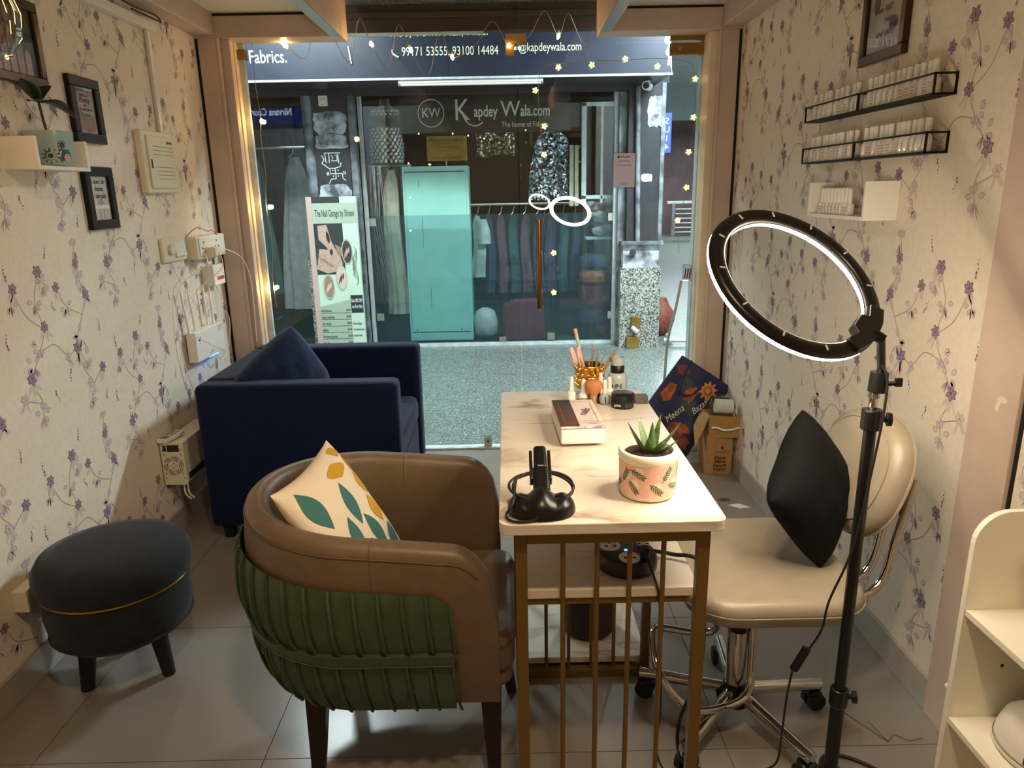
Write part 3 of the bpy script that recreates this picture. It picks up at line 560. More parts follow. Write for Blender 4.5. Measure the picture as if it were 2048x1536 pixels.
for k, (pts, nm) in enumerate((([(XL+0.11, 3.50, 1.195), (XL+0.13, 3.46, 1.12), (XL+0.03, 3.38, 1.02), (XL+0.02, 3.28, 0.9), (XL+0.03, 3.25, 0.84), (XL+0.07, 3.30, 0.80)], 'white adapter cord dropping to the router'), ([(XL+0.06, 3.44, 1.20), (XL+0.10, 3.36, 1.15), (XL+0.02, 3.22, 1.05), (XL+0.015, 3.17, 0.85), (XL+0.02, 3.20, 0.65), (XL+0.02, 3.26, 0.52)], 'thin white cord hanging in a long loop below the switch plate'), ([(XL+0.09, 3.62, 1.20), (XL+0.14, 3.70, 1.15), (XL+0.16, 3.74, 1.05), (XL+0.16, 3.75, 0.9), (XL+0.15, 3.76, 0.7)], 'thin white cord hanging past the corner by the socket box'), ([(XL+0.02, 3.36, 1.27), (XL+0.05, 3.42, 1.31), (XL+0.06, 3.52, 1.29), (XL+0.05, 3.60, 1.29), (XL+0.06, 3.66, 1.25)], 'orange and white wire looped over the socket box'))):
    tag(MB().tube(smoothline(pts, 8), 0.0022, 6).build('cord', 'copper' if k == 3 else 'white_plastic', smooth=True), nm, 'cord')
t = thing('fibre_box', 'small white wall box with a red label and green plug above the router', 'device', (XL, 3.60, 1.075))
MB().box((0, -0.07, -0.05), (0.06, 0.07, 0.05)).build('case', 'white_plastic', t, bevel=0.005); MB().box((0.06, -0.03, -0.025), (0.0606, 0.055, -0.008)).build('sticker', 'red_label', t); MB().cyl((0.03, 0.02, 0.05), (0.03, 0.02, 0.075), 0.006, n=8).build('plug', 'peg_green', t)
t = thing('wifi_router', 'white wall hung router with four antennas and a blue light', 'router', (XL, 3.41, 0.775))
MB().box((0.01, -0.165, -0.07), (0.055, 0.165, 0.07)).build('case', 'white_plastic', t, bevel=0.004); MB().box((0.0, -0.12, -0.05), (0.012, 0.12, 0.05)).build('wall_bracket', 'cream_plastic', t)
for k, y in enumerate((-0.15, -0.08, 0.06, 0.13)): MB().add([(0.02, y-0.009, 0.06), (0.03, y-0.009, 0.06), (0.03, y+0.009, 0.06), (0.02, y+0.009, 0.06), (0.022, y-0.012-(.03 if k < 2 else 0), 0.265), (0.028, y-0.012-(.03 if k < 2 else 0), 0.265), (0.028, y-0.002-(.03 if k < 2 else 0), 0.265), (0.022, y-0.002-(.03 if k < 2 else 0), 0.265)], [(0,3,2,1),(4,5,6,7),(0,1,5,4),(1,2,6,5),(2,3,7,6),(3,0,4,7)]).build('antenna', 'white_plastic', t, bevel=0.002)
for k in range(5): MB().box((0.045, -0.03+k*0.022, -0.0725), (0.056, -0.016+k*0.022, -0.069)).build('led', 'led_blue', t)
MB().box((0.055, 0.10, 0.03), (0.0556, 0.14, 0.062)).build('sticker', 'paper_grey', t); MB().add([], []).poly([(0.0557, -0.12+p, 0.035+q) for p, q in leafpoly(0, 0, 0.03, 0.014, 0.5)]).build('logo_mark', 'ink', t)
for pts, nm in (([(XL+0.03, 3.27, 0.84), (XL+0.12, 3.25, 0.79), (XL+0.14, 3.35, 0.745), (XL+0.07, 3.44, 0.745)], 'white lead curving across the router front'), ([(XL+0.03, 3.6, 1.03), (XL+0.05, 3.62, 0.95), (XL+0.09, 3.5, 0.93), (XL+0.09, 3.58, 0.85), (XL+0.06, 3.60, 0.7), (XL+0.05, 3.52, 0.66), (XL+0.04, 3.48, 0.70)], 'white lead from the small wall box round the router')):
    tag(MB().tube(smoothline(pts, 8), 0.0022, 6).build('cord', 'white_plastic', smooth=True), nm, 'cord')
# voltage stabiliser with fan grille, remote control on it
t = thing('voltage_stabiliser', 'beige wall mounted stabiliser with round fan grille behind the blue armchair', 'stabiliser', (XL, 2.87, 0.26))
MB().box((0.012, 0.006, 0), (0.10, 0.34, 0.185)).build('case', 'cream_plastic', t, bevel=0.003); MB().box((0.006, 0, -0.004), (0.104, 0.008, 0.189)).build('end_plate', 'cream_plastic', t, bevel=0.003)
for r_ in (0.040, 0.033, 0.026):
    for k in range(6):
        a0 = k*PI/3+0.1+r_*20; mb = MB()
        for q in ribbon([(0.055+r_*math.cos(a0+0.14*i), 0.085+r_*math.sin(a0+0.14*i)) for i in range(7)], 0.0028): mb.poly([(x, -0.0006, z) for x, z in q])
        mb.build('vent_slot', 'black_matt', t)
for k in range(4): a0 = k*PI/2; MB().box((0.055+0.011*math.cos(a0)-0.0045*abs(math.cos(a0))-0.001, -0.0008, 0.085+0.011*math.sin(a0)-0.0045*abs(math.sin(a0))-0.001), (0.055+0.011*math.cos(a0)+0.0045*abs(math.cos(a0))+0.001, -0.0002, 0.085+0.011*math.sin(a0)+0.0045*abs(math.sin(a0))+0.001)).build('vent_slot', 'black_matt', t)
for x, z in ((0.016, 0.155), (0.094, 0.157), (0.02, 0.135), (0.092, 0.137), (0.02, 0.05), (0.092, 0.05), (0.016, 0.03), (0.096, 0.03)): MB().cyl((x, -0.001, z), (x, 0.002, z), 0.0028, n=8).build('screw', 'cardboard_dark', t)
MB().box((0.036, -0.0008, 0.148), (0.086, 0, 0.178)).build('rating_plate', 'ink', t); MB().box((0.018, -0.0008, 0.150), (0.032, 0, 0.176)).build('rating_plate', 'ink', t); MB().box((0.1, 0.03, 0.01), (0.1012, 0.2, 0.04)).build('sticker', 'ink', t)
for pts in ([(0.075, 0.03, 0), (0.078, 0.02, -0.05), (0.09, 0.04, -0.085)], [(0.085, 0.04, 0), (0.09, 0.03, -0.05), (0.1, 0.05, -0.085)]): MB().tube(smoothline(pts, 5), 0.004, 6).build('lead', 'white_plastic', t, smooth=True)
t = thing('remote_control', 'slim white remote control lying on the stabiliser', 'remote', (XL+0.035, 2.92, 0.4505), -0.15); MB().box((-0.022, -0.07, 0), (0.022, 0.07, 0.018)).build('case', 'white_plastic', t, bevel=0.004)
MB().box((-0.015, -0.055, 0.018), (0.015, -0.02, 0.0186)).build('display', 'grey_plastic', t)
for k in range(6): MB().box((-0.014+0.018*(k % 2), -0.01+0.022*(k//2), 0.018), (-0.004+0.018*(k % 2), 0.004+0.022*(k//2), 0.0195)).build('button', 'grey_plastic', t)
t = thing('socket_box', 'beige surface socket box low on the left wall behind the ottoman', 'socket', (XL, 1.90, 0.26)); MB().box((0, 0, 0), (0.045, 0.30, 0.07)).build('box', 'cream_plastic', t, bevel=0.003); MB().box((0.045, 0.05, 0.015), (0.048, 0.2, 0.055)).build('face', 'white_plastic', t)

t = thing('ceiling_lamp', 'round warm ceiling lamp hung high in the loft opening, out of view', 'lamp', (0.117, 0.3, 2.79)); MB().lathe([(0.12, 0.005), (0.125, 0.02), (0.11, 0.05), (0.02, 0.06)], n=28).build('housing', 'white_plastic', t, smooth=True); MB().cyl((0, 0, 0.06), (0, 0, 0.51), 0.006, n=8).build('rod', 'steel', t)
# ================================================================== RIGHT WALL
t = frame_on_wall('picture_frame', 'bronze framed poster of nail sayings high on the right wall', 'picture', 'r', 2.235, 2.505, 1.813, 2.19, 0.03, 'bronze_frame', 'paper_grey')
r5 = random.Random(5)
for k, b in enumerate(('Life is too', 'short to', 'have', 'naked NAILS', 'Paint', 'them RED', 'Polish', 'and shine')): text('lettering', b, 0.026 if k % 2 else 0.02, 'ink_soft' if k % 3 else 'ink', (-0.009, r5.uniform(-.02, .02), 0.13-0.034*k), '-x', t, shear=0.2 if k % 2 else 0, thick=0.0002)
flat(t, -0.009, [[(-0.06, 0.02), (-0.04, 0.02), (-0.04, 0.06), (-0.045, 0.09), (-0.055, 0.09), (-0.06, 0.06)], ell(0.06, -0.02, 0.02, 0.025), ell(-0.05, -0.09, 0.025, 0.02)], 'ink_soft', 'doodle')
# nail polish bottles and their racks
def bottle_proto(name, sq, h, hc, rb, rc):
    t = thing(name, 'x', 'bottle'); e = 6 if sq else 2
    def ring(r, z, n=16): return [(r*math.copysign(abs(math.cos(2*PI*i/n))**(2/e), math.cos(2*PI*i/n)), r*math.copysign(abs(math.sin(2*PI*i/n))**(2/e), math.sin(2*PI*i/n)), z) for i in range(n)]
    n = 16; L = [(rb*.9, 0), (rb, 0.002), (rb, h*0.85), (rb*.6, h), (rc*.8, h+0.002)]; vs = []
    for r, z in L: vs += ring(r, z)
    MB().add(vs, [(i*n+j, i*n+(j+1) % n, (i+1)*n+(j+1) % n, (i+1)*n+j) for i in range(len(L)-1) for j in range(n)]+[tuple(range(n)), tuple(range(4*n, 5*n))]).build('body', 'polish_glass', t, smooth=True)
    MB().lathe([(rc, h+0.001), (rc*0.95, h+hc-0.001), (rc*0.8, h+hc)], n=14).build('cap', 'white_plastic', t, smooth=True)
    MB().lathe([(rc*1.04, h+hc-0.003), (rc*1.04, h+hc-0.0015)], n=14).build('cap_band', 'steel', t, smooth=True)
    return t
ORD = ['first', 'second', 'third', 'fourth', 'fifth', 'sixth', 'seventh', 'eighth', 'ninth', 'tenth', 'eleventh', 'twelfth', 'thirteenth', 'fourteenth', 'fifteenth']
def lab(t, w, z0, z1, lines):
    l = MB().box((-w-0.0012, -w*0.8, z0), (-w-0.0004, w*0.8, z1)).build('label', 'polish_label', t)
    for z in lines: MB().box((-w-0.0016, -w*0.6, z), (-w-0.0012, w*0.55, z+0.0012)).build('print_line', 'ink_soft', l)
pb = bottle_proto('polish_bottle', True, 0.045, 0.045, 0.0125, 0.0085); lab(pb, 0.0125, 0.006, 0.034, (0.028, 0.02, 0.012))
first = [True]
def place_bottle(proto, flag, loc, rz, label, group):
    b = proto if flag[0] else copytree(proto); flag[0] = False
    b.location = loc; b.rotation_euler = (0, 0, rz); b['label'] = label; b['group'] = group; return b
def rack(y0, y1, z, label):
    t = thing('wire_rack', label, 'rack', (XR, (y0+y1)/2, z)); a = (y1-y0)/2; D = 0.06; hh = 0.05; r_ = 0.0026
    def bar(n, p, q): 
        d = [abs(p[i]-q[i]) for i in range(3)]; lo = [min(p[i], q[i])-r_ for i in range(3)]; hi = [max(p[i], q[i])+r_ for i in range(3)]; MB().box(lo, hi).build(n, 'black_frame', t)
    for x in (-D, -0.003):
        bar('rail', (x, -a, 0), (x, a, 0))
        for y in (-a, a): bar('post', (x, y, 0), (x, y, hh))
    bar('rail', (-D, -a, hh), (-D, a, hh))
    for y in (-a, a): bar('end_bar', (-D, y, hh), (-0.003, y, hh)); bar('end_bar', (-D, y, 0), (-0.003, y, 0))
    for x in (-0.045, -0.03, -0.015): bar('slat', (x, -a, 0), (x, a, 0))
    return t
RK = [('upper left', 2.388, 2.79, 1.672, 9), ('upper right', 1.972, 2.384, 1.672, 12), ('lower left', 2.386, 2.787, 1.528, 12), ('lower right', 1.978, 2.382, 1.528, 12)]
for nm, y0, y1, z, n in RK:
    side = 'far' if 'left' in nm else 'near'; lv = nm.split()[0]
    rack(y0, y1, z, '%s black wire rack of white polish bottles, its %s half on the right wall' % (lv, side))
    for k in range(n):
        y = y1-0.03-k*(y1-y0-0.05)/(n-0.4)+rnd.uniform(-.002, .002)
        place_bottle(pb, first, (XR-0.036+rnd.uniform(-.004, .004), y, z+0.0028), rnd.uniform(-.5, .5), '%s white capped polish bottle from the left in the %s %s wire rack' % (ORD[k], lv, side), 'polish bottles in wire racks')
ledge('wall_ledge', 'white U-shaped wall ledge of tall polish bottles on the right wall', XR, -1, 2.19, 2.60, 1.343, 0.115, 0.102)
pb2 = bottle_proto('polish_bottle', True, 0.036, 0.048, 0.011, 0.0075); lab(pb2, 0.011, 0.005, 0.028, (0.022, 0.014)); fl2 = [True]
for k in range(9): place_bottle(pb2, fl2, (XR-0.075, 2.545-k*0.0255, 1.3555), rnd.uniform(-.2, .2), '%s slim polish bottle from the left on the white ledge of the right wall' % ORD[k], 'polish bottles on the ledge')

# ================================================================== FURNITURE
# blue velvet armchair, open side towards the room (+x)
def rbox(a, b, r, sub=0):
    mb = MB().box(a, b); return mb
t = thing('armchair', 'boxy royal blue velvet armchair against the left wall', 'armchair', (-0.88, 3.27, 0))
def cush(name, a, b, bev, material='blue_velvet', seg=4): return MB().box(a, b).build(name, material, t, smooth=True, bevel=bev, seg=seg)
cush('arm', (-0.42, -0.43, 0.065), (0.42, -0.315, 0.70), 0.028)
cush('arm', (-0.42, 0.315, 0.065), (0.42, 0.43, 0.70), 0.028)
cush('backrest', (-0.42, -0.318, 0.065), (-0.24, 0.318, 0.70), 0.028)
cush('base', (-0.25, -0.318, 0.065), (0.40, 0.318, 0.30), 0.015)
cush('seat_cushion', (-0.235, -0.312, 0.302), (0.41, 0.312, 0.44), 0.04)
for y in (-0.4, 0.4):
    for x in (-0.36, 0.36): MB().cyl((x, y*0.93, 0.067), (x, y*0.93, 0), 0.034, 0.024, n=4).build('leg', 'black_matt', t)
o = pillow(MB(), 0.37, 0.37, 0.19, 0.02, crease=0.014, rc=0.06).build('cushion', 'navy_cord', smooth=True, weld=True); sofa_cushion = o
tag(o, 'crumpled navy cushion tipped on its corner in the blue armchair', 'cushion')

# round ottoman
t = thing('ottoman', 'round dark grey velvet ottoman with a gold band by the left wall', 'ottoman', (-1.218, 1.985, 0), math.radians(227))
MB().lathe([(0.15, 0.168), (0.185, 0.172), (0.198, 0.19), (0.207, 0.26), (0.205, 0.328)], n=48).build('drum', 'grey_velvet', t, smooth=True)
MB().lathe([(0.2, 0.334), (0.213, 0.338), (0.219, 0.36), (0.218, 0.395), (0.20, 0.425), (0.15, 0.438), (0.05, 0.442), (0.001, 0.442)], n=48).build('seat_cushion', 'grey_velvet', t, smooth=True)
MB().lathe([(0.2, 0.3285), (0.2092, 0.3285), (0.2092, 0.3345), (0.2, 0.3345)], n=48).build('gold_band', 'brass', t, smooth=True)
MB().tube([(0.2*math.cos(k*PI/24), 0.2*math.sin(k*PI/24), 0.19) for k in range(48)], 0.003, 6, closed=True).build('piping', 'grey_velvet', t, smooth=True)
for k in range(3):
    a = k*2*PI/3; c, s_ = math.cos(a), math.sin(a); MB().cyl((0.11*c, 0.11*s_, 0.17), (0.132*c, 0.132*s_, 0), 0.028, 0.019, n=20).build('leg', 'black_matt', t, smooth=True)

# barrel armchair: taupe leather with a pleated green outer shell
t = thing('barrel_chair', 'taupe leather barrel chair with pleated green shell at the table', 'armchair', (-0.36, 1.725, 0))
RB, XC, XFR = 0.312, -0.012, 0.325          # barrel radius, arc centre x, arm front x
LS = XFR-XC; LT = 2*LS+PI*RB
def plan(s):                               # point and outward normal on the outer plan curve
    if s < LS: return Vector((XFR-s, -RB)), Vector((0, -1))
    if s < LS+PI*RB: a = -PI/2-(s-LS)/RB; return Vector((XC+RB*math.cos(a), RB*math.sin(a))), Vector((math.cos(a), math.sin(a)))
    return Vector((XC+(s-LS-PI*RB), RB)), Vector((0, 1))
def ztop(s):
    e = min(s, LT-s); m = abs(s-LT/2)/(LT/2)
    z = 0.735-0.055*m**1.5
    if e < 0.10: z -= 0.15*(1-math.sqrt(max(0, 1-(1-e/0.10)**2)))
    return z
def zbot(s): return 0.262
def outer(s, z, lift=0.0):                 # outer shell surface, narrowing towards the bottom
    p, n = plan(s); k = max(0.0, (0.52-z)/0.29); ins = 0.065*k**1.7 + (0.012*max(0, (z-0.62)/0.1))
    q = p - n*(ins-lift); return Vector((q.x, q.y, z))
NS = 96
def shell(i, j):
    s = LT*i/(NS-1); p, n = plan(s); zt, zb = ztop(s), zbot(s); K = 22
    th = 0.075
    if j <= 9: z = zb+(zt-0.03-zb)*j/9; return outer(s, z)
    if j <= 15: a = PI*(j-9)/6; c = (th-0.012)/2; o_ = outer(s, zt-0.03); q = Vector((o_.x, o_.y))-n*(c-c*math.cos(a)); return Vector((q.x, q.y, zt-0.03+0.03*math.sin(a)))
    z = (zt-0.03)-(zt-0.03-0.30)*(j-15)/6; o_ = outer(s, zt-0.03); q = Vector((o_.x, o_.y))-n*(th-0.012+0.01*(j-15)/6); return Vector((q.x, q.y, z))
mb = MB().grid(shell, NS, 22, wrap_v=True)
mb.add([shell(0, j) for j in range(22)], [tuple(range(22))]); mb.add([shell(NS-1, j) for j in range(22)], [tuple(range(22))])
mb.build('shell', 'taupe_leather', t, smooth=True, weld=True)
MB().tube([outer(LT*i/80, ztop(LT*i/80)-0.032, 0.0015) for i in range(2, 79)], 0.0016, 5).build('top_seam', 'thread', t, smooth=True)
for f_ in (0.17, 0.83):
    s = LT*f_; pts = [shell(round(s/LT*(NS-1)), j)+Vector((0, 0, 0.0006)) for j in range(7, 17)]; MB().tube(pts, 0.0014, 5).build('cross_seam', 'thread', t, smooth=True)
# seat
def seatpoly(r, x1, rc=0.05):           # D outline: round back inside the barrel, rounded front corners
    pts = [(x1-rc+rc*math.cos(q), -r+rc+rc*math.sin(q)) for q in [-PI/2+PI/2*k/6 for k in range(7)]] + [(x1-rc+rc*math.cos(q), r-rc+rc*math.sin(q)) for q in [PI/2*k/6 for k in range(7)]]
    return pts + [(XC+r*math.cos(q), r*math.sin(q)) for q in [PI/2+PI*k/18 for k in range(19)]]
def cushion_prism(name, r, x1, z0, z1, bev): MB().prism(seatpoly(r, x1), lambda x, y: (x, y, z0), lambda x, y: (x, y, z1)).build(name, 'taupe_leather', t, smooth=True, bevel=bev, seg=4)
cushion_prism('seat_base', 0.20, 0.33, 0.24, 0.263, 0.006)
cushion_prism('seat_cushion', 0.228, 0.362, 0.312, 0.418, 0.022); cushion_prism('seat_front', 0.218, 0.356, 0.264, 0.311, 0.016)
MB().tube([(x, y, 0.392) for x, y in seatpoly(0.2295, 0.3635)], 0.0014, 5, closed=True).build('seat_seam', 'thread', t, smooth=True)
# green pleated panel between s0 and s1, split by a belt
S0, S1 = 0.105, LT-0.105
def ptop(s): return ztop(s)-0.105-0.03*max(0, 1-(min(s-S0, S1-s))/0.05)**2
NP = 27; ZB0, ZB1 = 0.405, 0.442
def pleat_panel(name, za, zb, hb):
    def g(i, j):
        k, r_ = divmod(i, 6); s = S0+(S1-S0)*min(1, i/(NP*6)); z = za(s)+(zb(s)-za(s))*j/8; e = math.sin(PI*j/8)**0.6
        return outer(s, z, 0.009+hb*e*(0.3+0.7*(r_/6.0)))
    return MB().grid(g, NP*6+1, 9).build(name, 'green_leather', t, smooth=True)
up = pleat_panel('upper_pleat_panel', lambda s: ZB1-0.004, ptop, 0.014); lo = pleat_panel('lower_pleat_panel', lambda s: 0.250, lambda s: ZB0+0.004, 0.014)
for k in range(NP+1):
    s = S0+(S1-S0)*k/NP; MB().tube([outer(s-0.012*(1-j/8), ZB1+(ptop(s)-ZB1)*j/8, 0.013+0.014*math.sin(PI*j/8)**.6) for j in range(9)], 0.004, 6).build('pleat', 'green_leather', up, smooth=True)
    MB().tube([outer(s-0.012*(1-j/8), 0.252+(ZB0-0.252)*j/8, 0.013+0.014*math.sin(PI*j/8)**.6) for j in range(9)], 0.004, 6).build('pleat', 'green_leather', lo, smooth=True)
MB().grid(lambda i, j: outer(S0-0.004+(S1-S0+0.008)*i/90, (ZB0, ZB0+0.004, ZB1-0.004, ZB1)[j], (0.006, 0.02, 0.02, 0.006)[j]), 91, 4).build('belt', 'green_leather', t, smooth=True)
MB().tube([outer(S0+(S1-S0)*i/80, ZB0+0.005, 0.0215) for i in range(81)], 0.001, 5).build('belt_stitch', 'thread', t, smooth=True)
for (xa, ya, xb, yb) in ((0.30, -0.20, 0.305, -0.225), (-0.13, -0.20, -0.145, -0.215), (0.30, 0.17, 0.35, 0.11), (-0.13, 0.17, -0.11, 0.11)):
    MB().cyl((xa, ya, 0.27), (xb, yb, 0), 0.038, 0.020, n=4).build('leg', 'dark_wood', t, bevel=0.004)
# leaf print cushion in it
PW, PT = 0.375, 0.095
o = pillow(MB(), PW, PW, PT, 0.09).build('cushion', 'cream_cotton', smooth=True, weld=True); cu = o
tag(o, 'cream cushion printed with teal and mustard leaves in the barrel chair', 'cushion')
o.matrix_world = Matrix.Translation((-0.475, 1.675, 0.60)) @ Matrix(((0.75, 0.16, -0.64, 0), (-0.30, -0.80, -0.52, 0), (-0.59, 0.58, -0.56, 0), (0, 0, 0, 1)))
pf = pillow_fn(PW, PW, PT, 0.09)
def orth(m):
    x = Vector(m[0]).normalized(); z = Vector(m[2]); z = (z-x*z.dot(x)).normalized(); y = z.cross(x); return Matrix((x, y, z)).transposed().to_4x4()
def set_pillow(o, centre, xax, nrm): o.matrix_world = Matrix.Translation(centre) @ orth((xax, None, nrm))
set_pillow(sofa_cushion, (-1.0, 3.10, 0.655), (-0.38, -0.70, 1.07), (0.7325, -0.604, -0.135))
set_pillow(cu, (-0.428, 1.68, 0.635), (-0.10, -1.0, 0.0), (0.84, -0.12, 0.53))
def leafdecal(cx, cy, L, W, a, m):
    mb = MB(); pts = leafpoly(cx, cy, L, W, a, 10); c = Vector((cx, cy)); K = 5
    def P(x, y): p = pf(x, y, 1); return (p.x, p.y, p.z+0.0012)
    n = len(pts); rings = [[(c.x+(x-c.x)*k/K, c.y+(y-c.y)*k/K) for x, y in pts] for k in range(1, K+1)]
    vs = [P(cx, cy)] + [P(x, y) for r_ in rings for x, y in r_]; fs = [(0, 1+i, 1+(i+1) % n) for i in range(n)]
    for k in range(K-1): fs += [(1+k*n+i, 1+(k+1)*n+i, 1+(k+1)*n+(i+1) % n, 1+k*n+(i+1) % n) for i in range(n)]
    mb.add(vs, fs); mb.build('leaf_print', m, cu, smooth=True)
for cx, cy, L, W, a, m in ((0.72, -0.5, 0.7, 0.34, 1.75, 'leaf_teal'), (-0.02, -0.2, 0.66, 0.30, 1.35, 'leaf_teal'), (-0.18, 0.34, 0.62, 0.30, 1.75, 'leaf_teal'), (-0.56, 0.66, 0.5, 0.34, 1.2, 'leaf_teal'), (0.36, 0.16, 0.6, 0.28, 1.3, 'leaf_teal'), (0.25, 0.75, 0.5, 0.26, 1.8, 'leaf_teal'), (0.72, 0.55, 0.55, 0.26, 1.5, 'leaf_teal'), (-0.88, -0.58, 0.36, 0.30, 0.6, 'leaf_mustard'), (-0.30, -0.66, 0.26, 0.62, 1.5, 'leaf_mustard'), (-0.74, -0.26, 0.40, 0.36, 1.3, 'leaf_mustard'), (-0.56, 0.14, 0.46, 0.34, 1.5, 'leaf_mustard'), (-0.72, -0.86, 0.2, 0.34, 1.2, 'leaf_mustard'), (-0.95, 0.05, 0.5, 0.16, 1.5, 'leaf_mustard'), (-0.93, 0.6, 0.6, 0.16, 1.55, 'leaf_mustard')): leafdecal(cx, cy, L, W, a, m)

# marble topped table on a gold rod frame
TX0, TX1, TY0, TY1, TZ = -0.026, 0.438, 1.318, 2.312, 0.80
t = thing('manicure_table', 'narrow marble topped table on a gold metal rod frame', 'table', ((TX0+TX1)/2, (TY0+TY1)/2, 0)); CXT, CYT = (TX0+TX1)/2, (TY0+TY1)/2
def tb(name, x0, y0, z0, x1, y1, z1, m='gold_paint', bev=0.0015): return MB().box((x0-CXT, y0-CYT, z0), (x1-CXT, y1-CYT, z1)).build(name, m, t, bevel=bev)
MB().prism(roundrect(TX0-CXT, TY0-CYT, TX1-CXT, TY1-CYT, 0.022), lambda x, y: (x, y, TZ-0.024), lambda x, y: (x, y, TZ)).build('tabletop', 'marble', t, bevel=0.002)
FX0, FX1 = 0.006, 0.412
for y in (1.345, 1.890, 2.262):
    for x in (FX0, FX1-0.025): tb('leg', x, y, 0.0, x+0.025, y+0.025, TZ-0.024)
tb('top_rail', FX0+0.025, 1.345, TZ-0.058, FX1-0.025, 1.370, TZ-0.024); tb('top_rail', FX0+0.025, 2.262, TZ-0.054, FX1-0.025, 2.287, TZ-0.024)
for x in (FX0, FX1-0.025): tb('side_rail', x, 1.37, TZ-0.05, x+0.025, 2.262, TZ-0.025)
for x in (0.106, 0.178, 0.247, 0.318): MB().cyl((x-CXT, 1.358-CYT, 0.03), (x-CXT, 1.358-CYT, TZ-0.058), 0.0055, n=12).build('rod', 'gold_paint', t, smooth=True)
tb('bottom_rail', FX0+0.025, 1.345, 0.01, FX1-0.025, 1.37, 0.03); tb('bottom_rail', FX0+0.025, 1.890, 0.0, FX1-0.025, 1.915, 0.028); tb('bottom_rail', FX0+0.025, 2.262, 0.0, FX1-0.025, 2.287, 0.028)
for x in (0.098, 0.166, 0.235, 0.303): MB().cyl((x-CXT, 1.902-CYT, 0.028), (x-CXT, 1.902-CYT, 0.56), 0.0055, n=12).build('rod', 'gold_paint', t, smooth=True)
MB().box((FX0+0.002-CXT, 1.40-CYT, 0.580), (FX1-0.002-CXT, 1.889-CYT, 0.602)).build('shelf', 'marble', t, bevel=0.0015)
tb('shelf_rail', FX0+0.025, 1.405, 0.562, FX1-0.025, 1.425, 0.5795); tb('shelf_rail', FX0+0.03, 1.425, 0.562, FX0+0.045, 1.889, 0.5795); tb('shelf_rail', FX1-0.045, 1.425, 0.562, FX1-0.03, 1.889, 0.5795)
MB().box((FX0+0.004-CXT, 1.917-CYT, 0.034), (FX1-0.004-CXT, 2.26-CYT, 0.054)).build('lower_shelf', 'marble', t, bevel=0.0015)
b_ = thing('waste_basket', 'dark woven round basket on the lower shelf of the table', 'basket', (0.245, 2.07, 0.0545)); MB().lathe([(0.075, 0), (0.084, 0.01), (0.09, 0.2), (0.09, 0.27), (0.085, 0.27), (0.082, 0.02), (0.001, 0.015)], n=28).build('body', 'wicker', b_, smooth=True)
MB().tube([(0.09*math.cos(k*PI/14), 0.09*math.sin(k*PI/14), 0.27) for k in range(28)], 0.004, 6, closed=True).build('rim', 'wicker', b_, smooth=True)
# extension reel on the middle shelf
e_ = thing('extension_reel', 'black round extension reel with white sockets on the table shelf', 'extension', (0.266, 1.500, 0.6025)); MB().lathe([(0.06, 0), (0.07, 0.004), (0.071, 0.022), (0.066, 0.03), (0.064, 0.036), (0.05, 0.038), (0.001, 0.038)], n=36).build('drum', 'black_plastic', e_, smooth=True)
for k, (x, y) in enumerate(((-0.036, 0.022), (0.0, -0.035), (0.042, 0.03))):
    s_ = MB().cyl((x, y, 0.034), (x, y, 0.0405), 0.024 if k < 2 else 0.015, n=22).build('socket', 'off_white', e_)
    for dx, dy in ((0, 0.011), (-0.01, -0.005), (0.01, -0.005)): MB().box((x+dx-0.0035, y+dy-0.003, 0.0405), (x+dx+0.0035, y+dy+0.003, 0.0412)).build('pin_hole', 'black_matt', s_)
MB().box((-0.006, -0.002, 0.0375), (0.004, 0.002, 0.040)).build('led', 'led_blue', e_)
mb = MB().box((0.026, -0.045, 0.034), (0.046, -0.018, 0.062)); mb.build('plug', 'black_plastic', e_, bevel=0.004)

# stool with backrest, chrome and greige leather
t = thing('salon_stool', 'greige leather wheeled stool with chrome base on the right', 'stool', (0.61, 1.70, 0), 0.0)
MB().prism(roundrect(-0.188, -0.225, 0.262, 0.265, 0.12, 8), lambda x, y: (x*0.97, y*0.97, 0.425), lambda x, y: (x, y, 0.50)).build('seat', 'greige_leather', t, smooth=True, bevel=0.03, seg=5)
MB().tube([(x*1.002, y*1.002, 0.466) for x, y in roundrect(-0.188, -0.225, 0.262, 0.265, 0.12, 8)], 0.0016, 5, closed=True).build('seat_seam', 'thread_greige', t, smooth=True)
MB().cyl((0, 0, 0.27), (0, 0, 0.43), 0.02, n=20).build('gas_lift', 'black_plastic', t, smooth=True)
MB().cyl((0, 0, 0.09), (0, 0, 0.29), 0.027, n=24).build('column', 'chrome', t, smooth=True)
MB().lathe([(0.045, 0.065), (0.05, 0.09), (0.032, 0.115), (0.03, 0.125)], n=20).build('hub', 'black_plastic', t, smooth=True)
for k in range(5):
    a = math.radians(-62+72*k); c, s_ = math.cos(a), math.sin(a)
    MB().tube([(0.03*c, 0.03*s_, 0.098), (0.15*c, 0.15*s_, 0.085), (0.265*c, 0.265*s_, 0.072)], 0.017, 14).build('base_arm', 'chrome', t, smooth=True)
    w_ = MB().cyl((0.255*c, 0.255*s_, 0.055), (0.255*c, 0.255*s_, 0.075), 0.006, n=8).build('caster', 'black_plastic', t)
    for d in (-1, 1): MB().cyl((0.25*c-s_*0.006*d, 0.25*s_+c*0.006*d, 0.027), (0.25*c-s_*0.022*d, 0.25*s_+c*0.022*d, 0.027), 0.026, n=18).build('wheel', 'black_rubber', w_)
    MB().add([], []).box((0.25*c-0.02, 0.25*s_-0.02, 0.03), (0.25*c+0.02, 0.25*s_+0.02, 0.056)).build('hood', 'black_plastic', w_, bevel=0.008)
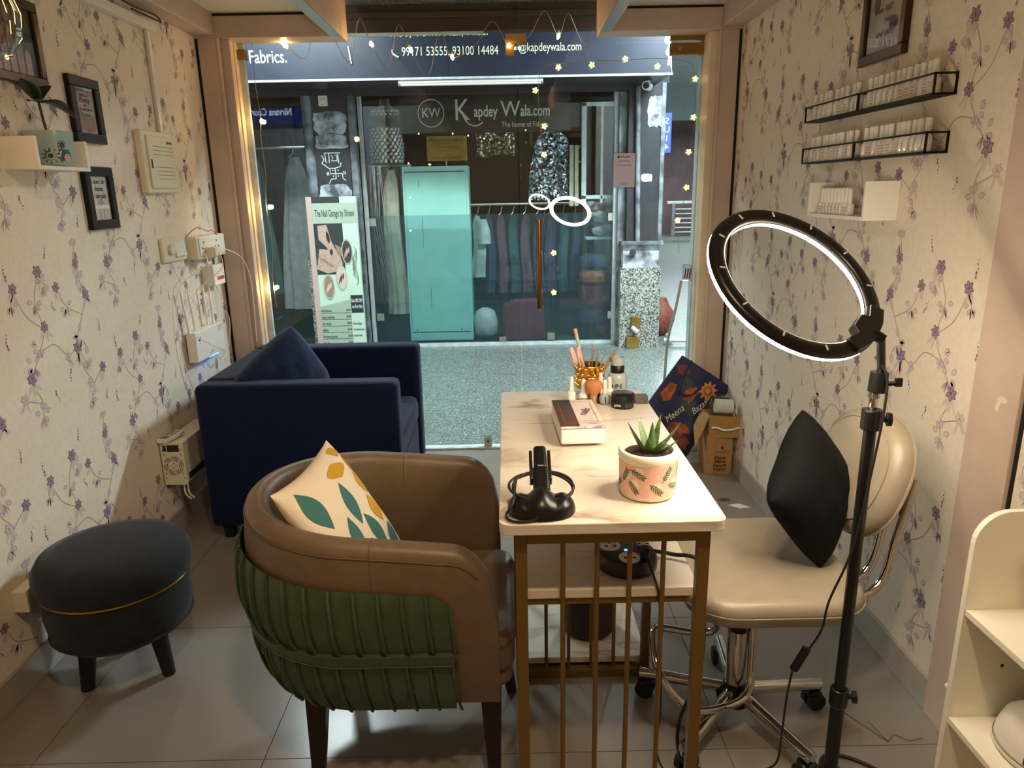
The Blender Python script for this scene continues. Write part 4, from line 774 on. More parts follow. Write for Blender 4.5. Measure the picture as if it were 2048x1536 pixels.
# foot ring bent from one tube
fr = smoothline([(0.03, -0.01, 0.42), (0.035, -0.02, 0.20), (0.02, -0.05, 0.125), (-0.05, -0.09, 0.115), (-0.15, -0.10, 0.12), (-0.22, -0.06, 0.19), (-0.225, 0.03, 0.24), (-0.20, 0.07, 0.25), (-0.10, 0.075, 0.23), (-0.045, 0.07, 0.24), (-0.04, 0.05, 0.30), (-0.04, 0.03, 0.42)], 8)
MB().tube(fr, 0.011, 12).build('foot_ring', 'chrome', t, smooth=True)
def back_m(): 
    return Matrix.Translation((0.325, 0.075, 0.715)) @ orth(((0.12, -0.99, 0.0), None, (-0.94, -0.11, 0.32)))
bm_ = back_m()
mb = MB()
def bk(i, j):
    a = 2*PI*j/40; prof = [(0.001, 0.052), (0.08, 0.05), (0.135, 0.042), (0.16, 0.026), (0.168, 0.006), (0.166, -0.012), (0.15, -0.02), (0.001, -0.022)][i]; e = 2.4
    c, s_ = math.cos(a), math.sin(a); f = (abs(c)**e+abs(s_)**e)**(-1/e); return Vector((prof[0]*f*c*1.02, prof[0]*f*s_*0.98, prof[1]))
mb.grid(bk, 8, 40, wrap_v=True).xform(bm_).build('backrest', 'greige_leather', t, smooth=True)
for r_, z_ in ((0.137, 0.0425), (0.169, -0.006)):
    pts = []
    for j in range(48):
        a = 2*PI*j/48; c, s_ = math.cos(a), math.sin(a); e = 2.4; f = (abs(c)**e+abs(s_)**e)**(-1/e); pts.append(bm_ @ Vector((r_*f*c*1.02, r_*f*s_*.98, z_)))
    MB().tube(pts, 0.0018 if r_ < 0.15 else 0.004, 6, closed=True).build('back_seam', 'thread_greige' if r_ < .15 else 'greige_leather', t, smooth=True)
for d in (-0.035, 0.035):
    MB().tube(smoothline([(0.10, -0.02+d, 0.418), (0.25, -0.03+d, 0.412), (0.345, -0.01+d, 0.445), (0.39, 0.02+d, 0.56), (0.425, 0.03+d, 0.72)], 8), 0.012, 12).build('back_bar', 'chrome', t, smooth=True)
MB().box((0.37, 0.0, 0.62), (0.40, 0.08, 0.67)).build('back_bracket', 'black_plastic', t, bevel=0.004)
o = pillow(MB(), 0.30, 0.30, 0.125, 0.015, crease=0.006, rc=0.035).build('cushion', 'black_cotton', smooth=True, weld=True)
set_pillow(o, (0.775, 1.706, 0.694), (-0.144, -0.196, -0.175), (0.648, -0.713, 0.267))
tag(o, 'plain black cushion leaning on the stool backrest', 'cushion')

# ring lamp on a light stand
t = thing('ring_lamp', 'lit black ring lamp on a tall telescopic stand', 'ring lamp', (0.738, 1.385, 0))
cx_, cy_ = 0.738, 1.385
RCN = Vector((0.573-cx_, 1.42-cy_, 1.269)); RN = Vector((-0.278, 0.639, -0.717)).normalized()
HG = Vector((0.708-cx_, 1.380-cy_, 1.117)); rx = (HG-RCN); rx = (rx-RN*rx.dot(RN)).normalized(); RM = Matrix((rx, RN.cross(rx), RN)).transposed().to_4x4(); RM.translation = RCN
def ringmesh(prof, n=96):
    mb = MB(); k = len(prof); mb.grid(lambda i, j: (prof[j][0]*math.cos(2*PI*i/n), prof[j][0]*math.sin(2*PI*i/n), prof[j][1]), n, k, wrap_u=True, wrap_v=True); return mb.xform(RM)
RO, RI = 0.188, 0.154
ringmesh([(RI, 0), (RI+0.003, -0.006), (RI+0.008, -0.009), (RO-0.008, -0.009), (RO-0.003, -0.006), (RO, 0), (RO, 0.003), (RI, 0.003)]).build('back_plate', 'black_plastic', t, smooth=True)
ringmesh([(RI+0.001, 0.0032), (RO-0.001, 0.0032), (RO-0.001, 0.011), (RO-0.005, 0.015), (RI+0.005, 0.015), (RI+0.001, 0.011)]).build('diffuser', 'ring_glow', t, smooth=True)
for k in range(12):
    a = k*PI/6+0.26; c, s_ = math.cos(a), math.sin(a); m_ = (RO+RI)/2
    if abs(((a+PI) % (2*PI))-PI) < 0.5: continue
    MB().box((-0.006, -0.0016, -0.0105), (0.006, 0.0016, -0.0085)).xform(RM @ Matrix.Translation((m_*c, m_*s_, 0)) @ Matrix.Rotation(a, 4, 'Z')).build('vent_slot', 'off_white', t)
mb = MB(); pl = [((RI-0.012)*math.cos(a), (RI-0.012)*math.sin(a)) for a in (-0.36, -0.3)] + [(0.150, -0.02), (0.150, 0.02)] + [((RI-0.012)*math.cos(a), (RI-0.012)*math.sin(a)) for a in (0.3, 0.36)] + [((RO-0.006)*math.cos(a), (RO-0.006)*math.sin(a)) for a in (0.36, 0.18, 0, -0.18, -0.36)]
mb.prism([( (RI+0.002)*math.cos(a), (RI+0.002)*math.sin(a)) for a in (-0.42, -0.2)]+[(0.138, -0.02), (0.138, 0.02)]+[((RI+0.002)*math.cos(a), (RI+0.002)*math.sin(a)) for a in (0.2, 0.42)]+[((RO-0.002)*math.cos(a), (RO-0.002)*math.sin(a)) for a in (0.42, 0.2, 0, -0.2, -0.42)], lambda x, y: (x, y, -0.016), lambda x, y: (x, y, 0.006)).xform(RM).build('mount_plate', 'black_plastic', t, bevel=0.002)
he = RM @ Vector((RO-0.01, 0, -0.008)); kn = Vector((0.008, 0.0, 1.075))
MB().cyl(he, he+(RM.to_3x3() @ Vector((0.022, 0, -0.004))), 0.012, 0.010, n=14).build('hinge', 'black_plastic', t, smooth=True)
MB().tube([he+(RM.to_3x3() @ Vector((0.015, 0, -0.004))), kn+Vector((0, 0, 0.02)), kn], 0.008, 10).build('swivel_neck', 'black_plastic', t, smooth=True)
MB().cyl((0.004, 0, 1.045), (0.006, 0, 1.085), 0.0175, n=20).build('ball_head', 'black_plastic', t, smooth=True)
mb = MB().cyl((0.02, 0, 1.06), (0.042, -0.006, 1.064), 0.005, n=10); mb.box((0.036, -0.010, 1.056), (0.05, -0.002, 1.074)); mb.build('knob', 'black_plastic', t, bevel=0.002)
MB().lathe([(0.008, 1.005), (0.0085, 1.03), (0.012, 1.035), (0.008, 1.046)], n=16).build('spigot', 'chrome', t, smooth=True)
MB().cyl((0, 0, 0.34), (0, 0, 0.985), 0.0125, n=18).build('upper_tube', 'black_plastic', t, smooth=True)
MB().cyl((0, 0, 0.10), (0, 0, 0.33), 0.0155, n=18).build('lower_tube', 'black_plastic', t, smooth=True)
for z, z1, nm in ((0.965, 1.008, 'a'), (0.30, 0.345, 'b')):
    MB().cyl((0, 0, z), (0, 0, z1), 0.02, n=18).build('clamp_collar', 'black_plastic', t, bevel=0.003); mb = MB().cyl((0.012, 0, (z+z1)/2), (0.034, -0.004, (z+z1)/2), 0.006, n=10); mb.cyl((0.03, -0.003, (z+z1)/2), (0.038, -0.005, (z+z1)/2), 0.014, n=12); mb.build('clamp_knob', 'black_plastic', t, smooth=True)
MB().cyl((0, 0, 0.09), (0, 0, 0.125), 0.024, n=18).build('spider', 'black_plastic', t, bevel=0.003)
for k in range(3):
    a = math.radians(270+120*k); c, s_ = math.cos(a), math.sin(a); l_ = MB().tube([(0.02*c, 0.02*s_, 0.10), (0.11*c, 0.11*s_, 0.012)], 0.009, 8).build('leg', 'black_plastic', t, smooth=True); MB().ball((0.11*c, 0.11*s_, 0.011), 0.011).build('foot', 'black_rubber', l_, smooth=True)
# lamp lead with its switch, black power cords
l_ = thing('lamp_cord', 'thin black lamp cord with an inline switch hanging beside the stand', 'cord', (0, 0, 0))
MB().tube(smoothline([(0.728, 1.38, 1.12), (0.752, 1.366, 1.06), (0.735, 1.36, 0.85), (0.715, 1.36, 0.70), (0.685, 1.37, 0.58), (0.683, 1.385, 0.50), (0.667, 1.40, 0.44)], 8), 0.0026, 7).build('lead', 'black_rubber', l_, smooth=True)
MB().box((-0.009, -0.006, -0.033), (0.009, 0.006, 0.033)).xform(Matrix.Translation((0.653, 1.41, 0.405)) @ Matrix.Rotation(math.radians(25), 4, 'Y')).build('inline_switch', 'black_plastic', l_, bevel=0.003)
MB().tube(smoothline([(0.640, 1.415, 0.372), (0.635, 1.42, 0.30), (0.64, 1.44, 0.18), (0.645, 1.47, 0.06), (0.60, 1.50, 0.008), (0.52, 1.49, 0.005), (0.44, 1.48, 0.005), (0.38, 1.50, 0.012), (0.35, 1.49, 0.10), (0.345, 1.44, 0.25), (0.335, 1.42, 0.42), (0.32, 1.39, 0.58), (0.31, 1.40, 0.625), (0.298, 1.44, 0.66), (0.298, 1.468, 0.655)], 8), 0.0026, 7).build('lead', 'black_rubber', l_, smooth=True)
tag(MB().tube(smoothline([(0.33, 1.53, 0.622), (0.38, 1.52, 0.616), (0.432, 1.49, 0.612), (0.445, 1.47, 0.50), (0.45, 1.50, 0.30), (0.425, 1.56, 0.12), (0.43, 1.55, 0.02), (0.50, 1.48, 0.006), (0.56, 1.36, 0.006), (0.66, 1.2, 0.006)], 8), 0.005, 8).build('floor_cable', 'black_rubber', smooth=True), 'thick black power cord from the reel down to the floor', 'cord')
tag(MB().tube(smoothline([(0.76, 1.47, 0.006), (0.80, 1.545, 0.006), (0.86, 1.545, 0.006), (0.93, 1.49, 0.006), (1.0, 1.40, 0.006)], 8), 0.0045, 8).build('floor_cable', 'black_rubber', smooth=True), 'black cord curving over the floor behind the lamp stand', 'cord')

# white shelf unit at the lower right
t = thing('shelf_unit', 'low white open shelf unit with rounded corner at the right edge', 'shelf', (1.04, 1.30, 0)); th = 0.014
def rounded_side(x0, x1, z1, r): return [(x0, 0), (x1, 0), (x1, z1)] + [(x0+r-r*math.sin(PI/2*k/8), z1-r+r*math.cos(PI/2*k/8)) for k in range(9)]
XA, XB2 = 0.922-1.04, 1.15-1.04
MB().prism(rounded_side(XA, XB2, 0.822, 0.07), lambda x, z: (x, 0, z), lambda x, z: (x, -th, z)).build('side_panel', 'white_lacquer', t, bevel=0.0015)
MB().prism(rounded_side(XA, XB2, 0.822, 0.07), lambda x, z: (x, -0.70, z), lambda x, z: (x, -0.70-th, z)).build('side_panel', 'white_lacquer', t, bevel=0.0015)
for z in (0.605, 0.345, 0.08): MB().box((XA+0.004, -0.70, z-0.014), (XB2, -th, z)).build('shelf_board', 'white_lacquer', t, bevel=0.001)
MB().box((XB2, -0.71, 0.0), (XB2+0.006, 0, 0.80)).build('back_panel', 'white_lacquer', t)
MB().cyl((XA+0.10, 0.0005, 0.47), (XA+0.10, -th-0.0005, 0.47), 0.004, n=8).build('screw_hole', 'cardboard_dark', t); MB().cyl((XA+0.012, 0.0, 0.40), (XA+0.012, 0.018, 0.40), 0.005, n=8).build('dowel', 'off_white', t)
t = thing('nail_lamp', 'white dome nail drying lamp on the lower shelf at the right edge', 'nail lamp', (1.052, 1.172, 0.3455)); MB().lathe([(0.083, 0), (0.088, 0.006), (0.088, 0.014), (0.085, 0.016), (0.084, 0.03), (0.074, 0.062), (0.05, 0.085), (0.02, 0.094), (0.001, 0.095)], n=36, sy=1.15).build('dome', 'white_plastic', t, smooth=True)
MB().tube([(0.0865*math.cos(k*PI/18), 0.0865*1.15*math.sin(k*PI/18), 0.016) for k in range(36)], 0.0012, 5, closed=True).build('seam', 'grey_plastic', t)
MB().box((-0.009, -0.002, -0.007), (0.009, 0.002, 0.007)).xform(Matrix.Translation((-0.074, -0.05, 0.030)) @ Matrix.Rotation(math.radians(-52), 4, 'Z')).build('power_socket', 'black_plastic', t)
t = thing('flower_pot', 'cream pot dabbed with grey-green ovals on the upper shelf, cut by the right edge', 'pot', (1.066, 1.222, 0.6055)); MB().lathe([(0.04, 0), (0.052, 0.004), (0.06, 0.12), (0.056, 0.12), (0.05, 0.01), (0.001, 0.008)], n=32).build('body', 'pot_cream', t, smooth=True)
for k in range(14):
    a = k*2*PI/7+0.4*(k//7); z = 0.03+0.05*(k//7); r_ = 0.052+0.008*z/0.12+0.0008; MB().poly([((r_+0.0004)*math.cos(a+p/r_), (r_+0.0004)*math.sin(a+p/r_), z+q) for p, q in ell(0, 0, 0.007, 0.016, 0.2*(k % 3-1), 10)]).build('dab', 'print_tealdark', t)

# ================================================================== THINGS ON THE TABLE
TZ2 = TZ+0.0006
# marble print tool case
t = thing('tool_case', 'closed marble print case with dark strip lying on the table', 'case', (0.186, 1.88, TZ2), math.radians(2))
for x in (-0.034, 0.034):
    for y in (-0.1, 0.1): MB().cyl((x, y, 0), (x, y, 0.008), 0.005, n=8).build('foot', 'steel', t)
MB().box((-0.058, -0.121, 0.008), (0.058, 0.121, 0.05)).build('body', 'off_white', t, bevel=0.005); MB().box((-0.059, -0.122, 0.0505), (0.059, 0.122, 0.058)).build('lid', 'case_marble', t, bevel=0.003)
MB().box((-0.0585, -0.1205, 0.0582), (-0.008, 0.1205, 0.0588)).build('dark_strip', 'case_dark', t); mb = MB()
for q in ribbon([(-0.043, -0.09), (0.046, -0.09), (0.046, 0.09), (-0.043, 0.09), (-0.043, -0.09)], 0.0012): mb.poly([(x, y, 0.0591) for x, y in q])
mb.build('gold_line', 'rose_gold', t); text('lettering', 'nails', 0.036, 'print_deep', (0.02, 0.0, 0.0590), '+z', t, shear=0.3, rot=(0, 0, 1.2))
# succulent in a pink pot
t = thing('potted_succulent', 'small aloe in a round pink and cream pot on the marble table', 'plant', (0.300, 1.462, TZ2))
MB().lathe([(0.05, 0), (0.0575, 0.003), (0.0605, 0.012), (0.0625, 0.084), (0.0645, 0.088), (0.0645, 0.101), (0.062, 0.104), (0.054, 0.104), (0.052, 0.09), (0.001, 0.088)], n=48).build('pot', 'pot_cream', t, smooth=True)
MB().lathe([(0.0612, 0.012), (0.0632, 0.084)], n=48).build('pink_band', 'pot_pink', t, smooth=True)
MB().lathe([(0.0535, 0.090), (0.052, 0.095), (0.03, 0.099), (0.001, 0.099)], n=32).build('soil', 'soil', t, smooth=True)
def pm_(a, z, lift): r_ = 0.0612+0.002*(z-0.012)/0.072+lift; an = -PI/2+a/0.062; return (r_*math.cos(an), r_*math.sin(an), z)
mb = MB(); mb2 = MB(); mb3 = MB()
for cx0, cz0, ang in ((-0.065, 0.055, 1.1), (-0.035, 0.066, -0.5), (0.03, 0.062, 1.0), (-0.045, 0.036, -0.9), (0.005, 0.034, -0.7), (0.05, 0.036, -0.3), (0.075, 0.066, 0.9), (0.09, 0.03, -0.8), (-0.095, 0.03, 0.6)):
    mb3.poly([pm_(x, z, 0.0004) for x, z in ell(cx0+0.004, cz0+0.004, 0.011, 0.011, 0, 14)])
    L = 0.034; ca, sa = math.cos(ang), math.sin(ang)
    for q in ribbon([(cx0-L/2*ca, cz0-L/2*sa), (cx0, cz0), (cx0+L/2*ca, cz0+L/2*sa)], 0.0012): mb.poly([pm_(x, z, 0.0008) for x, z in q])
    for k in range(6):
        for sd in (-1, 1): s_ = -0.35+0.16*k; a2 = ang+sd*0.75; bx, bz = cx0+s_*L*ca, cz0+s_*L*sa; l2 = 0.0115-0.001*abs(k-2); mb.poly([pm_(x, z, 0.0008) for x, z in leafpoly(bx+l2/2*math.cos(a2), bz+l2/2*math.sin(a2), l2, 0.0026, a2, 4)])
for ph in range(5):
    P = [(-0.09+0.012*k, 0.048+0.02*math.sin(k*0.9+ph*2.1)) for k in range(16)]
    for q in ribbon(P, 0.0011): mb2.poly([pm_(x, min(max(z, .014), .082), 0.0006) for x, z in q])
mb3.build('pale_dots', 'pot_cream', t); mb.build('fern_print', 'leaf_print', t); mb2.build('line_print', 'line_print', t)
def aloe(d, L, W, bend, z0=0.094):
    d = Vector(d).normalized(); side = d.cross(Vector((0, 0, 1))).normalized(); n = 9; mb = MB(); hd = Vector((d.x, d.y, 0)).normalized(); base = Vector((0.012*hd.x+0.004, 0.012*hd.y, z0)); cen = side.cross(d).normalized()
    def g(i, j):
        s = i/n; a = 2*PI*j/10; w_ = W/2*(1-s)**0.75*(0.85+0.6*s*(1-s))+0.0004; p = base+d*L*s+Vector((0, 0, bend*L*s*s)); return p+side*w_*math.cos(a)+cen*(w_*0.36*math.sin(a)+w_*0.3*math.cos(a)**2)
    mb.grid(g, n+1, 10, wrap_v=True); mb.build('leaf', 'aloe', t, smooth=True)
for d, L, W, b in (((-0.62, -0.25, 1.0), 0.084, 0.027, 0.1), ((-0.25, 0.4, 1.2), 0.082, 0.026, 0.0), ((0.0, -0.1, 1.3), 0.076, 0.025, 0.0), ((0.32, 0.35, 1.2), 0.078, 0.025, 0.05), ((0.75, -0.1, 0.8), 0.074, 0.025, 0.25), ((0.35, -0.7, 0.8), 0.056, 0.034, 0.15), ((0.8, -0.55, 0.5), 0.058, 0.030, 0.25), ((-0.2, -0.6, 0.95), 0.05, 0.028, 0.1)): aloe(d, L, W, b)
# black cordless trimmer dock with coiled cable
t = thing('handheld_device', 'black moulded plastic device with a coiled cable, front left on the table', 'device', (0.063, 1.375, TZ2))
def wing(i, j):
    u = math.sin(PI/2*(-1+2*i/24)); v = j/10; W = 0.071; halfd = 0.044*max(0.0, 1-abs(u)**3.5)**0.5+0.001; hump = math.exp(-(u/0.22)**2)
    h = 0.037*max(0.0, 1-abs(u)**4)**0.5*(1-0.22*math.exp(-((abs(u)-0.42)/0.12)**2)) + 0.03*hump*v**1.2+0.001; a = PI*v
    y = -halfd*math.cos(a)-0.006+0.01*abs(u); z = h*math.sin(a)**0.7
    return (u*W, y, max(0.0, z)+0.004)
mb = MB().grid(wing, 25, 11); mb.add([wing(i, 0) for i in range(25)]+[wing(i, 10) for i in reversed(range(25))], [tuple(range(50))]); mb.add([wing(0, j) for j in range(11)], [tuple(range(11))]); mb.add([wing(24, j) for j in range(11)], [tuple(range(11))]); mb.build('body', 'black_plastic', t, smooth=True, weld=True)
hm = Matrix.Translation((0.002, 0.02, 0.034)) @ Matrix.Rotation(math.radians(-62), 4, 'X')
MB().prism(roundrect(-0.018, -0.015, 0.018, 0.015, 0.008), lambda x, y: (x, y, 0), lambda x, y: (x, y, 0.062)).xform(hm).build('grip', 'black_plastic', t, bevel=0.002); MB().prism(roundrect(-0.0145, -0.017, 0.0145, 0.012, 0.008), lambda x, y: (x, y, 0.06), lambda x, y: (x*0.95, y*0.95, 0.12)).xform(hm).build('head', 'black_plastic', t, bevel=0.003)
for x in (-0.021, 0.019): MB().box((x-0.003, -0.012, 0.03), (x+0.004, 0.012, 0.11)).xform(hm).build('side_clip', 'black_plastic', t, bevel=0.002)
MB().box((-0.011, -0.045, 0.012), (0.011, -0.036, 0.026)).build('power_socket', 'black_matt', t, bevel=0.002)
mb = MB()
for q in ribbon([(-0.006, 0.0), (0.006, 0.0), (0.006, 0.008), (-0.006, 0.008), (-0.006, 0.0)], 0.0008): mb.poly([(x+0.002, -0.0456, z+0.015) for x, z in q])
mb.build('mark', 'grey_plastic', t)
P = []
for k in range(64): a = k*2*PI/26; r_ = 0.062+0.004*math.sin(k*0.37); P.append((0.002+r_*math.cos(a)*1.05, 0.02+r_*0.62*math.sin(a), 0.032+0.032*(0.5+0.5*math.sin(a))+0.003*math.sin(k*.21)))
P += [(-0.06, -0.02, 0.03), (-0.075, -0.03, 0.006), (-0.055, -0.052, 0.004), (-0.02, -0.05, 0.006), (-0.008, -0.045, 0.014)]
MB().tube(smoothline(P, 3), 0.0029, 7).build('cable', 'black_rubber', t, smooth=True)
# gold brush cup
cupx, cupy = 0.262, 2.235
t = thing('brush_cup', 'ornate gold filigree cup at the far end of the table', 'cup', (cupx, cupy, TZ2))
MB().lathe([(0.030, 0.0), (0.032, 0.006), (0.014, 0.012), (0.012, 0.02), (0.042, 0.030), (0.044, 0.034)], n=24).build('base', 'gold_foil', t, smooth=True)
MB().lathe([(0.040, 0.032), (0.0405, 0.105), (0.039, 0.105), (0.0385, 0.036), (0.001, 0.034)], n=28).build('lining', 'gold_foil', t, smooth=True)
for z in (0.034, 0.07, 0.106): MB().tube([(0.0445*math.cos(k*PI/16), 0.0445*math.sin(k*PI/16), z) for k in range(32)], 0.002, 6, closed=True).build('ring', 'gold_foil', t, smooth=True)
r6 = random.Random(6); mb = MB()
for row in range(4):
    for k in range(14): a = 2*PI*(k+0.5*(row % 2))/14; mb.ball((0.0445*math.cos(a), 0.0445*math.sin(a), 0.043+0.018*row), 0.0056+r6.uniform(0, .0012), n=6)
b = mb.build('filigree', 'gold_foil', t); b['kind'] = 'stuff'
for k in range(7): a = 2*PI*k/7+0.2; MB().cyl((0.0455*math.cos(a), 0.0455*math.sin(a), 0.034), (0.0455*math.cos(a), 0.0455*math.sin(a), 0.106), 0.0022, n=6).build('rib', 'gold_foil', t)
# brushes and files standing in the cup
def stick(label, cat, name, ax, ay, tx, ty, L, kind):
    b = thing(name, label, cat, (cupx+ax, cupy+ay, TZ2+0.037), group='tools in the gold cup'); d = Vector((tx, ty, 1)).normalized(); r_ = lambda s: d*(L*s)
    if kind == 'file':
        side = Vector((1, 0.2, 0)).normalized(); n = [(-0.006, 0), (0.006, 0), (0.0075, 0.85), (0.005, 0.97), (0, 1.0), (-0.005, 0.97), (-0.0075, 0.85)]; nn = d.cross(side).normalized()
        MB().prism(n, lambda x, s: r_(s)+side*x-nn*0.001, lambda x, s: r_(s)+side*x+nn*0.001).build('board', 'rose_gold' if ax > 0 else 'brush_pink', b)
    elif kind == 'tube':
        MB().cyl(r_(0), r_(0.88), 0.0055, n=12).build('barrel', 'brush_clear', b, smooth=True); MB().cyl(r_(0.88), r_(1.0), 0.006, n=12).build('cap', 'brush_pink', b, smooth=True); MB().cyl(r_(0.4), r_(0.62), 0.0057, n=12).build('band', 'rose_gold', b, smooth=True)
    else:
        MB().cyl(r_(0), r_(0.72), 0.0022, 0.003, n=8).build('handle', 'rose_gold' if kind == 'brush' else 'steel', b, smooth=True); MB().cyl(r_(0.70), r_(0.84), 0.003, n=8).build('ferrule', 'steel', b, smooth=True); MB().cyl(r_(0.83), r_(1.0), 0.003, 0.0008, n=8).build('tip', 'brush_hair', b, smooth=True)
stick('tall clear brush pen with a coral cap, highest in the gold cup', 'brush', 'brush_pen', -0.006, 0.015, -0.22, 0.1, 0.185, 'tube')
stick('tan emery file leaning right in the gold cup', 'file', 'nail_file', 0.018, 0.0, 0.55, 0.05, 0.135, 'file')
stick('pink emery file leaning far left in the gold cup', 'file', 'nail_file', -0.02, 0.012, -0.32, 0.1, 0.13, 'file'); stick('pink emery file second from the left in the gold cup', 'file', 'nail_file', -0.012, 0.005, -0.2, 0.1, 0.128, 'file')
for k, (ax, ay, tx, ty, L, nm) in enumerate(((-0.022, -0.012, -0.5, -0.05, 0.10, 'thin brush leaning lowest left in the gold cup'), (-0.006, -0.018, -0.3, -0.1, 0.105, 'slim brush left of centre in the gold cup'), (0.004, 0.0, 0.05, 0.1, 0.135, 'tallest thin metal brush near the cup centre'), (0.01, -0.012, 0.12, 0.0, 0.118, 'thin brush right of centre in the gold cup'), (0.016, -0.02, 0.22, -0.05, 0.10, 'short thin brush at the right in the gold cup'), (0.0, -0.022, -0.08, -0.08, 0.09, 'short brush at the front of the gold cup'))): stick(nm, 'brush', 'nail_brush', ax, ay, tx, ty, L, 'brush' if k % 2 else 'steel')
# bottles, jar, powder brush
def polish(x, y, label, h=0.032, hc=0.036, rb=0.0135, rc=0.0075, clear=False, txt=None):
    b = thing('polish_bottle', label, 'bottle', (x, y, TZ2)); body = [(rb*.9, 0), (rb, 0.002), (rb, h*.8), (rb*.75, h*.95), (rc, h)]
    if clear: body = [(rb*.5, 0), (rb, h*.2), (rb*1.2, h*.5), (rb, h*.8), (rc, h)]
    MB().lathe(body, n=24).build('body', 'frosted' if clear else 'off_white', b, smooth=True); MB().lathe([(rc, h+0.0005), (rc*.95, h+hc*.6), (rc*.75, h+hc-.002), (rc*.6, h+hc)], n=18).build('cap', 'white_plastic', b, smooth=True)
    if txt: text('lettering', txt, 0.0085, 'ink', (0, -rb-0.0006, h*0.5), '-y', b, bold=0.0003)
    if clear: MB().box((-0.002, -rb*1.2-0.001, h*.2), (0.002, -rb*1.2-0.0004, h*.8)).build('label', 'ink', b)
polish(0.196, 2.165, 'white base coat bottle at the left end of the row behind the case', 0.04, 0.045); polish(0.232, 2.148, 'white bottle with bold black lettering behind the marble case', 0.038, 0.044, txt='KEYSTONE')
polish(0.298, 2.142, 'clear round polish bottle with a white cap beside the black jar', 0.036, 0.042, 0.0155, clear=True); polish(0.318, 2.182, 'white capped bottle half hidden behind the clear round one', 0.042, 0.036); polish(0.292, 2.196, 'white capped bottle right behind the powder brush', 0.042, 0.046)
tag(MB().box((0.268, 2.155, TZ2), (0.286, 2.172, TZ2+0.038)).build('small_carton', 'black_plastic', bevel=0.001), 'small black carton between powder brush and clear bottle', 'carton')
t = thing('powder_brush', 'fluffy orange powder brush standing on its handle behind the case', 'brush', (0.262, 2.125, TZ2)); MB().lathe([(0.009, 0), (0.01, 0.004), (0.008, 0.022), (0.0105, 0.026), (0.0105, 0.036)], n=18).build('handle', 'rose_gold', t, smooth=True); MB().lathe([(0.010, 0.034), (0.018, 0.044), (0.026, 0.058), (0.028, 0.068), (0.024, 0.078), (0.012, 0.0835), (0.001, 0.084)], n=24, sy=0.7).build('bristles', 'brush_hair', t, smooth=True)
t = thing('pump_bottle', 'frosted remover bottle with black pump collar and clear lid', 'bottle', (0.350, 2.232, TZ2)); MB().lathe([(0.028, 0), (0.031, 0.004), (0.031, 0.062), (0.028, 0.074), (0.022, 0.08)], n=28).build('body', 'frosted', t, smooth=True); MB().lathe([(0.0315, 0.004), (0.0315, 0.026)], n=28).build('liquid', 'pink_liquid', t, smooth=True)
MB().lathe([(0.0215, 0.080), (0.022, 0.083), (0.022, 0.102), (0.02, 0.104)], n=28).build('collar', 'black_plastic', t, smooth=True); MB().lathe([(0.0205, 0.1045), (0.0215, 0.128), (0.021, 0.13), (0.019, 0.13), (0.0185, 0.106)], n=28).build('lid', 'frosted', t, smooth=True); MB().cyl((0, 0, 0.01), (0, 0, 0.08), 0.002, n=8).build('dip_tube', 'white_plastic', t)
text('lettering', 'O·P·I', 0.021, 'ink', (-0.012, -0.0322, 0.04), '-y', t, bold=0.0004)
t = thing('cream_jar', 'squat black jar with printed lid on the table', 'jar', (0.349, 2.112, TZ2)); MB().lathe([(0.033, 0), (0.0345, 0.003), (0.0345, 0.024), (0.033, 0.025)], n=36).build('body', 'black_matt', t, smooth=True); MB().lathe([(0.0355, 0.0255), (0.0355, 0.043), (0.033, 0.045), (0.001, 0.045)], n=36).build('lid', 'black_plastic', t, smooth=True)
text('lettering', 'gelish', 0.010, 'white_plastic', (-0.02, -0.0305, 0.013), '-y', t, rot=(PI/2, 0, -0.6)); mb = MB()
for k in range(4): 
    for q in ribbon([(0.002+0.003*i, 0.007+0.003*k+0.002*math.sin(i*1.1+k)) for i in range(9)], 0.0006): mb.poly([(0.0352*math.sin(x/0.0352), -0.0352*math.cos(x/0.0352), z) for x, z in q])
mb.build('wave_print', 'grey_plastic', t); text('lettering', 'NAIL GEL', 0.010, 'grey_plastic', (0, 0, 0.0454), '+z', t)
tag(MB().box((0.392, 2.135, TZ2), (0.432, 2.165, TZ2+0.026)).build('small_carton', 'grey_plastic', bevel=0.001), 'small dark grey carton at the right far corner of the table', 'carton'); M['carton'] = mat('carton', (92, 84, 74), 0.4, noise=0.2, nscale=40); bpy.data.objects['small_carton.001'].data.materials[0] = M['carton']

# ================================================================== CORNER: bag, box, scraps
t = thing('shopping_bag', 'navy printed cloth shopping bag with painted sun slumped in the corner', 'bag', (0.93, 3.70, 0.0))
bmx = Matrix.Translation((0.0, -0.02, 0.31)) @ Matrix.Rotation(math.radians(-8), 4, 'X') @ Matrix.Rotation(math.radians(34), 4, 'Y')
def bag(i, j):
    u = -1+2*i/16; v = -1+2*j/16; b_ = 0.035*(1-u**4)*(1-0.5*v)*(0.6+0.4*math.sin(3*u+2*v)); return u, v, b_
mb = MB()
for sd in (-1, 1): mb.grid(lambda i, j: (lambda r_: (0.165*r_[0]*(1-0.05*r_[1]), sd*(0.008+r_[2]), 0.23*r_[1]))(bag(i, j)), 17, 17)
mb.grid(lambda i, j: (lambda r_: (0.165*r_[0]*1.05, (-1+2*j)*(0.008+r_[2]), -0.23))(bag(i, 0)), 17, 2)
for ii in (0, 16): mb.grid(lambda i, j: (lambda r_: (0.165*r_[0]*(1-0.05*r_[1]), (-1+2*j)*(0.008+r_[2]), 0.23*r_[1]))(bag(ii, i)), 17, 2)
mb.xform(bmx).build('body', 'bag_navy', t, smooth=True, weld=True)
